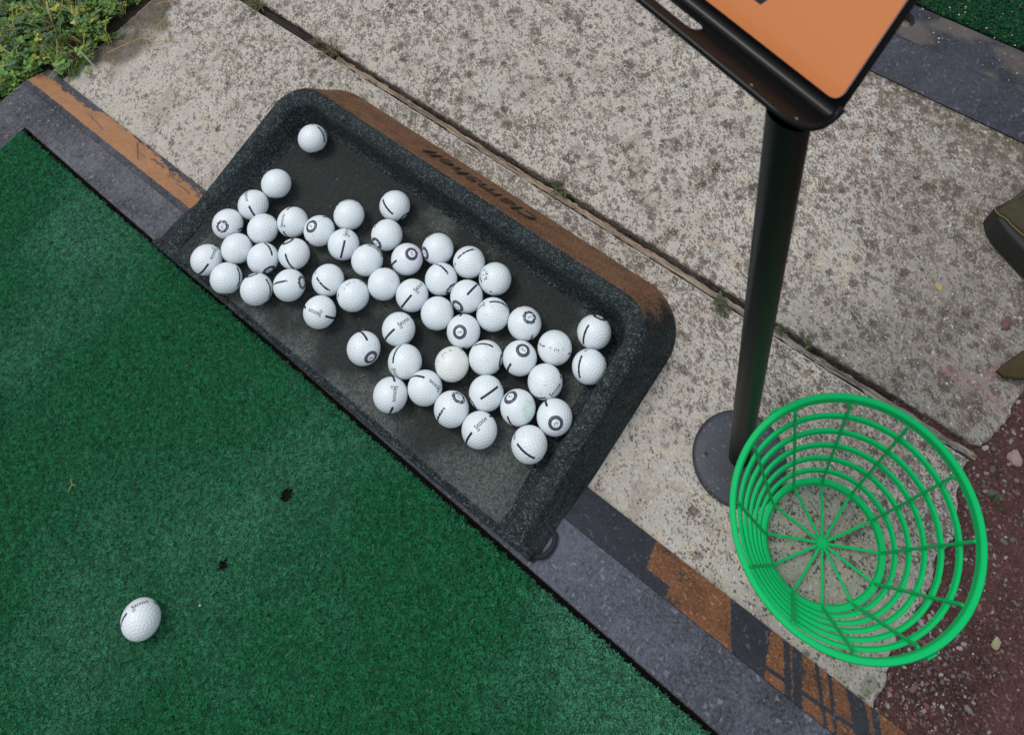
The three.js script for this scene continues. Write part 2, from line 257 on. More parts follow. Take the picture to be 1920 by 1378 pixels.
function pile(name, x0, x1, z0, z1, y, step, holes, colour, parent, s) {
  seed(s); const M = new THREE.Matrix4(), Q = new THREE.Quaternion(), E = new THREE.Euler(), list = [];
  for (let x = x0; x < x1; x += step) for (let z = z0; z < z1; z += step) {
    const px = x + rr(-0.5, 0.5) * step, pz = z + rr(-0.5, 0.5) * step;
    if (px < x0 || px > x1 || pz < z0 || pz > z1 || (z1 > 0 && pz < zEdge(px) + 0.002) || holes.some(([hx, hz, r]) => Math.hypot(px - hx, pz - hz) < r + 0.0027)) continue;
    list.push([px, pz, rr(0, 6.283), rr(0.8, 1.2), rr(-0.25, 0.25), rr(-0.25, 0.25), rnd()]);
  }
  const im = new THREE.InstancedMesh(pileGeo(s), pileM, list.length);
  list.forEach(([px, pz, a, k, tx, tz, c], i) => {
    M.compose(V(px, y, pz), Q.setFromEuler(E.set(tx, a, tz)), V(k, k * (0.9 + 0.2 * c), k)); im.setMatrixAt(i, M);
    colour(px, pz, c, cTmp); im.setColorAt(i, cTmp);
  });
  im.name = name; im.userData.kind = 'stuff'; im.castShadow = im.receiveShadow = true; parent.add(im); return im;
}
const greenNear = (x, z, c, o) => { // worn, dusty, paler patches among deep green
  const d = clamp(sstep(0.46, 0.80, fbm(x * 4.2 + 3, z * 4.2, 171, 3) + 0.16 * sstep(-0.75, -0.35, x) * sstep(0.5, 0.2, z) + 0.10 * (vn(x * 90, z * 90, 173) - 0.5) - 0.1 * sstep(-0.85, -1.1, x)));
  const t = 0.45 + 1.25 * c * c + 0.06 * (fbm(x * 30, z * 30, 175, 2) - 0.5);
  o.setRGB(lerp(0.010, 0.058, d) * t, lerp(0.165, 0.250, d) * t, lerp(0.059, 0.140, d) * t);
  if (c > 0.9975) o.setRGB(0.14, 0.26, 0.17);
};
const greenFar = (x, z, c, o) => { const t = 0.5 + 0.9 * c * c; o.setRGB(0.008 * t, 0.135 * t, 0.045 * t); if (c > 0.965) o.setRGB(0.22, 0.22, 0.13); };
const backM = std({ color: new THREE.Color().setRGB(0.004, 0.022, 0.012), roughness: 0.9 });
const blackM = new THREE.MeshPhysicalMaterial({ color: new THREE.Color().setRGB(0.006, 0.006, 0.0065), roughness: 0.95, specularIntensity: 0.3 });
const zEdge = (x) => -0.0205 + (x + 1.168) * 0.0143;
const holesA = [[-0.432, 0.102, 0.0062], [-0.441, 0.199, 0.0046]];
{
  const mat = thing('golf_mat'); tag(mat, 'large green turf golf mat with the tray along its edge and a dusty rubber frame', 'golf mat');
  const fr = rect(-1.25, 0.42, -0.077, 1.36); fr.holes.push(poly([[-1.171, 1.28], [-1.171, zEdge(-1.171) - 0.006], [0.34, zEdge(0.34) - 0.006], [0.34, 1.28]]));
  part('rubber_frame', slab(fr, 0.02, 0.019, 0.0012, 2), frameM, mat);
  // sloping bevel along the slab side
  const W = 1.67, g = new THREE.BufferGeometry(), x0 = -1.25, x1 = 0.42;
  const P = [[x0, 0.0195, -0.0772], [x1, 0.0195, -0.0772], [x1, 0.003, -0.122], [x0, 0.003, -0.122], [x0, 0.001, -0.122], [x1, 0.001, -0.122], [x0, 0.001, -0.0772], [x1, 0.001, -0.0772]];
  const quads = [[0, 1, 2, 3, 1, 1, 0, 0], [3, 2, 5, 4, 0, 0, 0, 0], [0, 3, 4, 6, 1, 0, 0, 0], [2, 1, 7, 5, 0, 1, 0, 0]], pos = [], uv = [], ix = [];
  for (const q of quads) { const o = pos.length / 3; for (let k = 0; k < 4; k++) { pos.push(...P[q[k]]); uv.push(P[q[k]][0], q[4 + k]); } ix.push(o, o + 1, o + 2, o, o + 2, o + 3); }
  g.setAttribute('position', new THREE.Float32BufferAttribute(pos, 3)); g.setAttribute('uv', new THREE.Float32BufferAttribute(uv, 2)); g.setIndex(ix);
  tag(part('painted_bevel', rot(g), bevelM, mat), 'sloping dark edge with worn orange brown paint');
  const bs = poly([[-1.168, 1.277], [-1.168, zEdge(-1.168)], [0.337, zEdge(0.337)], [0.337, 1.277]]); for (const [hx, hz, r] of holesA) bs.holes.push(new THREE.Path().absarc(hx, -hz, r, 0, 6.2832));
  part('turf_backing', slab(bs, 0.0185, 0.0145), blackM, mat);
  part('rubber_base', slab(poly([[-1.1705, 1.2795], [-1.1705, zEdge(-1.171) - 0.0055], [0.3395, zEdge(0.34) - 0.0055], [0.3395, 1.2795]]), 0.0030, 0.002), blackM, mat);
  pile('turf_pile', -1.166, 0.336, -0.0185, 0.70, 0.0182, 0.00170, holesA, greenNear, mat, 21);
  part('turf_sheet', slab(rect(-1.166, 0.336, 0.701, 1.276), 0.0225, 0.003), std({ color: new THREE.Color().setRGB(0.012, 0.09, 0.045), roughness: 0.9 }), mat);
}
{
  const mat = thing('golf_mat', V(0, 0, 0)); tag(mat, 'second green turf mat behind the sign with a dark sloping rubber edge', 'golf mat');
  const fr = rect(-0.72, 0.85, -2.3, -0.908); fr.holes.push(rect(-0.64, 0.77, -2.22, -0.976), stadium(-0.21, -0.119, -0.942, 0.016));
  part('rubber_frame', slab(fr, 0.022, 0.021, 0.0015, 2), frame2M, mat);
  const x0 = -0.72, x1 = 0.85, P = [[x0, 0.0214, -0.9078], [x0, 0.004, -0.843], [x1, 0.004, -0.843], [x1, 0.0214, -0.9078], [x0, 0.001, -0.843], [x1, 0.001, -0.843], [x0, 0.001, -0.9078], [x1, 0.001, -0.9078]];
  const quads = [[0, 1, 2, 3, 1, 0, 0, 1], [1, 4, 5, 2, 0, 0, 0, 0], [0, 6, 4, 1, 1, 0, 0, 0], [3, 2, 5, 7, 1, 0, 0, 0]], pos = [], uv = [], ix = [], g = new THREE.BufferGeometry();
  for (const q of quads) { const o = pos.length / 3; for (let k = 0; k < 4; k++) { pos.push(...P[q[k]]); uv.push(P[q[k]][0], q[4 + k]); } ix.push(o, o + 1, o + 2, o, o + 2, o + 3); }
  g.setAttribute('position', new THREE.Float32BufferAttribute(pos, 3)); g.setAttribute('uv', new THREE.Float32BufferAttribute(uv, 2)); g.setIndex(ix);
  part('bevel', rot(g), bevel2M, mat);
  part('turf_backing', slab(rect(-0.638, 0.768, -2.218, -0.978), 0.0195, 0.017), blackM, mat);
  pile('turf_pile', -0.25, 0.4, -1.2, -0.9785, 0.0192, 0.0026, [], greenFar, mat, 22);
  part('turf_sheet', slab(rect(-0.636, 0.766, -2.2, -1.201), 0.0235, 0.003), std({ color: new THREE.Color().setRGB(0.012, 0.09, 0.045), roughness: 0.9 }), mat);
  seed(77); const geo = new THREE.IcosahedronGeometry(0.0011, 0), gr = [];
  for (let i = 0; i < 200; i++) gr.push(geo.clone().scale(rr(0.5, 1.6), rr(0.4, 0.8), rr(0.5, 1.6)).rotateY(rr(0, 6)).translate(rr(-0.2, 0.3), rnd() < 0.6 ? 0.0262 : 0.0225, rr(-1.12, -0.915)));
  const grit = part('grit', mergeGeometries(gr), std({ color: 0xb9aa92, roughness: 0.9 }), mat); grit.userData.kind = 'stuff';
}

// ------------------------------------------------------------------ ball tray
const crumb = (s, a, b, sp, spk) => tex(1024, 1024, (u, v, c) => { // 0.3 m square of rubber crumb
  const x = u * 0.3, y = v * 0.3, q = 0.3, t = sstep(0.94, 1, u), r = sstep(0.94, 1, v), n = (f, k) => lerp(lerp(vn(x * f, y * f, s + k), vn((x - q) * f, y * f, s + k), t), lerp(vn(x * f, (y - q) * f, s + k), vn((x - q) * f, (y - q) * f, s + k), t), r);
  const g1 = n(620, 1), g2 = n(1100, 2), g3 = n(60, 3), g4 = n(300, 4), k = clamp(0.5 + 0.9 * (g1 - 0.5) + 0.6 * (g2 - 0.5) + 0.4 * (g3 - 0.5));
  const l = sstep(spk, spk + 0.1, g1 * 0.55 + g2 * 0.45) * sp;
  for (let i = 0; i < 3; i++) c[i] = lerp(lerp(a[i], b[i], k), 0.22 + 0.02 * i, l * 0.6);
  c[3] = 0.45 * g1 + 0.3 * g2 + 0.25 * g4;
});
const rep = (t, m) => { for (const x of [t.map, t.bumpMap]) x.repeat.set(1 / m, 1 / m); return t; };
const paintT = (Lu, Lv) => fit(tex(1536, 256, (u, v, c) => { // worn brown paint over rubber crumb; bare towards both corners
  const x = u * Lu, y = v * Lv, g1 = vn(x * 620, y * 620, 221), g2 = vn(x * 1100, y * 1100, 222), g3 = vn(x * 60, y * 60, 223), w = fbm(x * 50, y * 50, 225, 3);
  const e = Math.min(x, Lu - x), p = sstep(0.012, 0.05, e + 0.05 * (w - 0.5) + 0.03 * (g1 - 0.5)) * sstep(0.10, 0.32, 0.25 + 0.5 * w + 0.35 * g2 - 0.1 * g1), k = clamp(0.5 + 1.0 * (g1 - 0.5) + 0.7 * (g2 - 0.5) + 0.5 * (g3 - 0.5)), l = sstep(0.72, 0.82, g1 * 0.5 + g2 * 0.5) * 0.4;
  c[0] = lerp(lerp(0.008, 0.030, k), lerp(0.100, 0.240, k) + 0.15 * l, p); c[1] = lerp(lerp(0.009, 0.036, k), lerp(0.050, 0.126, k) + 0.11 * l, p); c[2] = lerp(lerp(0.010, 0.040, k), lerp(0.027, 0.068, k) + 0.07 * l, p); c[3] = 0.45 * g1 + 0.3 * g2 + 0.25 * w;
}), 0, 0, Lu, Lv);
const trayM = matte({ ...rep(crumb(201, [0.006, 0.0085, 0.0095], [0.040, 0.054, 0.057], 0.62, 0.665), 0.3), bumpScale: 0.0011, roughness: 0.78 });
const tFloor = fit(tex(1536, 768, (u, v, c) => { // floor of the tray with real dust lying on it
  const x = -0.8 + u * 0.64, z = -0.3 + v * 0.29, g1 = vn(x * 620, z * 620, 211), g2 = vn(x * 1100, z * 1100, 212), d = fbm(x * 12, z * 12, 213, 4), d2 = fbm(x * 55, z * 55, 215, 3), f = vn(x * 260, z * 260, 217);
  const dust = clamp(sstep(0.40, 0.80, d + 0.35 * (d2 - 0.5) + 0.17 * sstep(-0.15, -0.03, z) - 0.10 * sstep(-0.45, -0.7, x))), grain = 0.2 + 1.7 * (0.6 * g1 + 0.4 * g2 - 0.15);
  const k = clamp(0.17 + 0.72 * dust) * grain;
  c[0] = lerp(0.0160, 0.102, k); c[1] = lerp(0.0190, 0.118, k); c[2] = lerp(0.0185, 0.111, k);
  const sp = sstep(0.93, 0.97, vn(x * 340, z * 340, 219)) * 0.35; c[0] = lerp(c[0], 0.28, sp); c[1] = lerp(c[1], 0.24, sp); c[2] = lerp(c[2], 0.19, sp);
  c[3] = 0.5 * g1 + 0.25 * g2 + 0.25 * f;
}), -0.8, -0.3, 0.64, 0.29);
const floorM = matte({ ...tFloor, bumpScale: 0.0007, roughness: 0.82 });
const paintM = matte({ ...paintT(0.70, 0.112), bumpScale: 0.0010, roughness: 0.85 });
const yRim = (z) => 0.033 + 0.18 * -z;
const yBase = (z) => (z > -0.079 ? 0.0204 : z > -0.122 ? lerp(0.0036, 0.0202, (z + 0.122) / 0.044) : 0.001);
// stations along the U of the wall: 0 at the near end by the sign, 1 at the near end by the weeds
const NS = [26, 14, 60, 14, 26];
function uRing(xl, xr, zb, r, fy, zf = -0.0185) {
  const p = [];
  const add = (x, z) => p.push(V(x, fy(z, x), z));
  for (let i = 0; i < NS[0]; i++) add(xr, lerp(zf, zb + r, i / NS[0]));
  for (let i = 0; i < NS[1]; i++) { const a = (i / NS[1]) * Math.PI / 2; add(xr - r + Math.cos(a) * r, zb + r - Math.sin(a) * r); }
  for (let i = 0; i < NS[2]; i++) add(lerp(xr - r, xl + r, i / NS[2]), zb);
  for (let i = 0; i < NS[3]; i++) { const a = (i / NS[3]) * Math.PI / 2; add(xl + r - Math.sin(a) * r, zb + r - Math.cos(a) * r); }
  for (let i = 0; i <= NS[4]; i++) add(xl, lerp(zb + r, zf, i / NS[4]));
  return p;
}
function loft(rings, i0 = 0, i1 = rings[0].length - 1) {
  const pos = [], uv = [], ix = [], n = i1 - i0 + 1; let v = 0;
  const su = [0]; for (let i = i0 + 1; i <= i1; i++) su.push(su[su.length - 1] + rings[2 % rings.length][i].distanceTo(rings[2 % rings.length][i - 1]));
  rings.forEach((r, k) => { if (k) v += r[Math.floor(r.length / 2)].distanceTo(rings[k - 1][Math.floor(r.length / 2)]); for (let i = i0; i <= i1; i++) { pos.push(r[i].x, r[i].y, r[i].z); uv.push(su[i - i0], v); } });
  for (let k = 0; k + 1 < rings.length; k++) for (let i = 0; i + 1 < n; i++) { const a = k * n + i, b = a + n; ix.push(a, a + 1, b, a + 1, b + 1, b); }
  const g = new THREE.BufferGeometry(); g.setAttribute('position', new THREE.Float32BufferAttribute(pos, 3)); g.setAttribute('uv', new THREE.Float32BufferAttribute(uv, 2)); g.setIndex(ix); return rot(g);
}
{
  const tray = thing('ball_tray', V(-0.488, 0, -0.19)); tag(tray, 'black rubber ball tray with raised walls, full of golf balls, at the turf edge', 'ball tray');
  const off = (g) => g.translate(0.488, 0, 0.19);
  const F = 0.034, hi = (d) => (z) => Math.max(F + 0.0004, yRim(z) - d), mix = (t, d) => (z) => lerp(yBase(z), Math.max(F, yRim(z) - d), t);
  const outer = [uRing(-0.832, -0.145, -0.378, 0.075, yBase).map((q) => { q.x += Math.sign(-0.488 - q.x) * 0.0125 * sstep(-0.13, -0.075, q.z); return q; }), uRing(-0.8295, -0.1475, -0.3725, 0.072, mix(0.1, 8)), uRing(-0.8295, -0.1475, -0.3725, 0.072, mix(0.1, 0.008)), uRing(-0.820, -0.156, -0.350, 0.064, mix(0.5, 0.008)), uRing(-0.8105, -0.1655, -0.3275, 0.055, (z) => yRim(z) - 0.0085), uRing(-0.8085, -0.1675, -0.3235, 0.052, (z) => yRim(z) - 0.0045)];
  outer.splice(1, 1);
  const rim = [outer[outer.length - 1], uRing(-0.8055, -0.1703, -0.3195, 0.049, (z) => yRim(z) - 0.0015), uRing(-0.8005, -0.1745, -0.3155, 0.046, (z) => yRim(z)), uRing(-0.7945, -0.1815, -0.3105, 0.042, (z) => yRim(z) + 0.0003), uRing(-0.7885, -0.1870, -0.3065, 0.038, hi(0.001)), uRing(-0.7845, -0.1903, -0.3035, 0.036, hi(0.004)), uRing(-0.7818, -0.1918, -0.3015, 0.034, hi(0.009))];
  const inner = [rim[rim.length - 1], uRing(-0.776, -0.1935, -0.2995, 0.033, (z) => lerp(F, hi(0.009)(z), 0.55)), uRing(-0.771, -0.1962, -0.2975, 0.032, (z) => lerp(F, hi(0.009)(z), 0.2)), uRing(-0.766, -0.2005, -0.2945, 0.030, (z) => lerp(F, hi(0.009)(z), 0.06)), uRing(-0.760, -0.2075, -0.289, 0.026, () => F - 0.0002)];
  const n = outer[0].length - 1, b0 = NS[0] + 5, b1 = n - NS[4] - 3;
  const wall = [loft(outer, 0, b0), loft(outer, b1, n), loft(rim), loft(inner)];
  // close the near ends of the wall
  for (const e of [0, n]) {
    const pr = [...outer, ...rim.slice(1), ...inner.slice(1)].map((r) => r[e]), s = new THREE.Shape(pr.map((p) => new THREE.Vector2(p.x, p.y)).concat([new THREE.Vector2(pr[pr.length - 1].x, 0.0204)])), g = new THREE.ShapeGeometry(s).translate(0, 0, -0.0185);
    wall.push(g);
  }
  part('wall', off(mergeGeometries(wall.map((g) => { const q = g.toNonIndexed(); q.computeVertexNormals(); return toCreasedNormals(mergeVertices(q), 0.9); }).map((g) => g.index ? g.toNonIndexed() : g))), trayM, tray);
  tag(part('painted_back', off(loft(outer, b0, b1)), paintM, tray), 'sloping back face of the tray covered in brown paint');
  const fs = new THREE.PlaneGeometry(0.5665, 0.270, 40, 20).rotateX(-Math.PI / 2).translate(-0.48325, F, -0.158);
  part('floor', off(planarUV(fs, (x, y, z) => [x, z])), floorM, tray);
  const lp = new THREE.Shape(); lp.moveTo(0, 0.0204); lp.lineTo(0, 0.0352); lp.quadraticCurveTo(0.0008, 0.0372, 0.0028, 0.0370); lp.quadraticCurveTo(0.005, 0.0368, 0.0062, 0.0348); lp.lineTo(0.010, 0.0338); lp.lineTo(0.0108, 0.0204);
  const lip = new THREE.ExtrudeGeometry(lp, { depth: 0.672, bevelEnabled: false, steps: 1 }).rotateY(Math.PI / 2).translate(-0.8245, 0, -0.0172);
  part('front_lip', off(lip), trayM, tray);
  const hl = new THREE.CatmullRomCurve3([[-0.160, 0.0275, -0.0605], [-0.152, 0.0262, -0.0585], [-0.1445, 0.0245, -0.0560], [-0.1405, 0.0240, -0.0500], [-0.1395, 0.0240, -0.0425], [-0.1410, 0.0240, -0.0345], [-0.1460, 0.0240, -0.0275], [-0.1530, 0.0250, -0.0240], [-0.160, 0.0262, -0.0232]].map((q) => V(...q)));
  part('loop_handle', off(new THREE.TubeGeometry(hl, 48, 0.0032, 10)), std({ color: new THREE.Color().setRGB(0.012, 0.012, 0.0125), roughness: 0.8 }), tray);
  // raised lettering on the back face, read from behind the tray
  const font = await new FontLoader().loadAsync('fonts/droid/droid_sans_regular.typeface.json');
  const tg = new TextGeometry('Clamshell', { font, size: 0.038, depth: 0.0016, curveSegments: 5, bevelEnabled: false }); tg.computeBoundingBox();
  const a = V(0, 0.091, -0.3275), b = V(0, 0.005, -0.3725), up = a.clone().sub(b).normalize(), right = V(-1, 0, 0), nn = right.clone().cross(up), wid = tg.boundingBox.max.x - tg.boundingBox.min.x;
  tg.scale(0.190 / wid, 1, 1);
  tg.applyMatrix4(new THREE.Matrix4().makeBasis(right, up, nn).setPosition(V(-0.385, 0, 0).add(b).addScaledVector(up, 0.026).addScaledVector(nn, -0.0004)));
  part('raised_lettering', off(tg), std({ color: new THREE.Color().setRGB(0.044, 0.026, 0.017), roughness: 0.9 }), tray);
}

// ------------------------------------------------------------------ golf balls
const R = 0.021335;
function ballGeo() {
  const g = new THREE.SphereGeometry(1, 192, 128), p = g.attributes.position, N = 336, pts = [], th = 0.098;
  for (let i = 0; i < N; i++) { const y = 1 - (2 * (i + 0.5)) / N, r = Math.sqrt(1 - y * y), a = i * 2.399963; pts.push([r * Math.cos(a), y, r * Math.sin(a)]); }
  for (let i = 0; i < p.count; i++) {
    const x = p.getX(i), y = p.getY(i), z = p.getZ(i); let best = -1;
    for (const q of pts) { if (Math.abs(q[1] - y) > 0.12) continue; const d = x * q[0] + y * q[1] + z * q[2]; if (d > best) best = d; }
    const a = Math.acos(clamp(best, -1, 1)) / th, k = R * (1 - 0.0145 * sstep(1.0, 0.25, a));
    p.setXYZ(i, x * k, y * k, z * k);
  }
  const n = g.attributes.normal; g.computeVertexNormals();
  for (let j = 0; j <= 128; j++) { const a = j * 193, b = a + 192; const m = V(n.getX(a) + n.getX(b), n.getY(a) + n.getY(b), n.getZ(a) + n.getZ(b)).normalize(); n.setXYZ(a, m.x, m.y, m.z); n.setXYZ(b, m.x, m.y, m.z); }
  return g;
}
function ballTex(kind) { // flat print on the ball: name, two alignment stripes, ring emblem
  const W = 1024, H = 512, cv = document.createElement('canvas'); cv.width = W; cv.height = H; const c = cv.getContext('2d'), X = (lon) => (lon / 360 + 0.5) * W, D = W / 360;
  c.fillStyle = kind === 'cream' ? '#f1f0e9' : '#eef0f1'; c.fillRect(0, 0, W, H);
  seed({ clean: 1, worn: 2, specks: 3, cream: 4, stain: 5, scratch: 6, grime: 7 }[kind]);
  for (let i = 0; i < 60; i++) { c.fillStyle = `rgba(120,120,110,${rr(0.02, 0.10)})`; c.beginPath(); c.arc(rr(0, W), rr(60, H - 60), rr(0.6, 3), 0, 7); c.fill(); }
  if (kind === 'stain') for (let i = 0; i < 700; i++) { const lat = 79 + rr(-26, 10), lon = -136 + rr(-40, 40) / Math.max(0.2, Math.cos(lat * Math.PI / 180)); c.fillStyle = 'rgba(120,205,130,0.045)'; c.beginPath(); c.ellipse(X(((lon + 540) % 360) - 180), (0.5 - lat / 180) * H, rr(5, 30), rr(3, 9), 0, 0, 7); c.fill(); }
  if (kind === 'grime') for (let i = 0; i < 26; i++) { const x = rr(0, W), y = rr(60, H - 60), n = 30 + rnd() * 60, q = rr(8, 34), gr = rnd() < 0.5; for (let k = 0; k < n; k++) { c.fillStyle = gr ? 'rgba(120,135,95,0.05)' : 'rgba(125,118,105,0.06)'; c.beginPath(); c.ellipse(x + rr(-q, q), y + rr(-q, q) * 0.5, rr(1, 6), rr(0.6, 2.5), 0.4, 0, 7); c.fill(); } }
  const ink = '#1f2438';
  c.fillStyle = ink;
  for (const l of [43, 242 - 360]) c.fillRect(X(l), H / 2 - 3.9 * D, 75 * D, 7.8 * D);
  c.font = 'bold 30px serif'; c.textAlign = 'center'; c.textBaseline = 'middle';
  c.save(); c.translate(X(-1), H / 2); c.scale(1.0, 1.12); c.font = 'bold 52px sans-serif'; c.fillText('S', -62, -3); c.font = 'bold 39px sans-serif'; c.fillText('RIXON', 12, 1); c.restore();
  c.lineWidth = 5; c.strokeStyle = ink; c.beginPath(); c.moveTo(X(-28), H / 2 + 30); c.lineTo(X(-16), H / 2 + 26); c.moveTo(X(-26), H / 2 + 40); c.lineTo(X(-17), H / 2 + 35); c.stroke();
  for (const l of [-180, 180]) {
    c.fillStyle = ink; c.beginPath(); c.arc(X(l), H / 2, 25 * D, 0, 7); c.fill();
    c.strokeStyle = '#8f95a5'; c.lineWidth = 3; c.beginPath(); c.arc(X(l), H / 2, 21.5 * D, 0, 7); c.stroke(); c.setLineDash([5, 4]); c.lineWidth = 5; c.strokeStyle = '#6d7388'; c.beginPath(); c.arc(X(l), H / 2, 18.5 * D, 0, 7); c.stroke(); c.setLineDash([]);
    c.fillStyle = '#eef0f1'; c.beginPath(); c.arc(X(l), H / 2, 14 * D, 0, 7); c.fill();
    c.strokeStyle = ink; c.lineWidth = 4.2; c.beginPath(); c.moveTo(X(l) - 16, H / 2 - 14); c.quadraticCurveTo(X(l) + 14, H / 2 - 24, X(l) + 4, H / 2); c.quadraticCurveTo(X(l) - 6, H / 2 + 22, X(l) + 20, H / 2 + 20); c.moveTo(X(l) - 6, H / 2 + 26); c.quadraticCurveTo(X(l) - 14, H / 2 + 6, X(l) + 4, H / 2); c.stroke();
  }
  if (kind === 'worn' || kind === 'specks' || kind === 'cream') { c.fillStyle = kind === 'cream' ? '#f1f0e9' : '#eef0f1'; const n = kind === 'worn' ? 300 : 900; for (let i = 0; i < n; i++) { c.beginPath(); c.arc(rr(0, W), H / 2 + rr(-75, 75), rr(2, kind === 'worn' ? 7 : 12), 0, 7); c.fill(); } }
  if (kind !== 'clean') { const n = kind === 'specks' ? 170 : 46; for (let i = 0; i < n; i++) { c.fillStyle = `rgba(45,45,50,${rr(0.25, 0.7)})`; c.beginPath(); c.ellipse(rr(0, W), rr(70, H - 70), rr(0.8, 2.6), rr(0.6, 1.8), rr(0, 3), 0, 7); c.fill(); } }
  if (kind === 'scratch') { c.strokeStyle = 'rgba(60,60,60,0.7)'; c.lineWidth = 1.6; c.beginPath(); c.moveTo(X(-8), H / 2 + 24); c.bezierCurveTo(X(5), H / 2 + 70, X(16), H / 2 + 40, X(26), H / 2 + 84); c.stroke(); }
  const t = new THREE.CanvasTexture(cv); t.colorSpace = THREE.SRGBColorSpace; t.wrapS = THREE.RepeatWrapping; return t;
}
const ballMats = {}; for (const k of ['clean', 'worn', 'specks', 'cream', 'stain', 'scratch', 'grime']) ballMats[k] = new THREE.MeshPhysicalMaterial({ map: ballTex(k), color: new THREE.Color().setRGB(0.93, 0.972, 1.0), roughness: 0.42, clearcoat: 0.25, clearcoatRoughness: 0.3 });
const bGeo = ballGeo(), camPos = camera.position.clone(), camRight = V(0.79469, -0.11159, -0.59667);
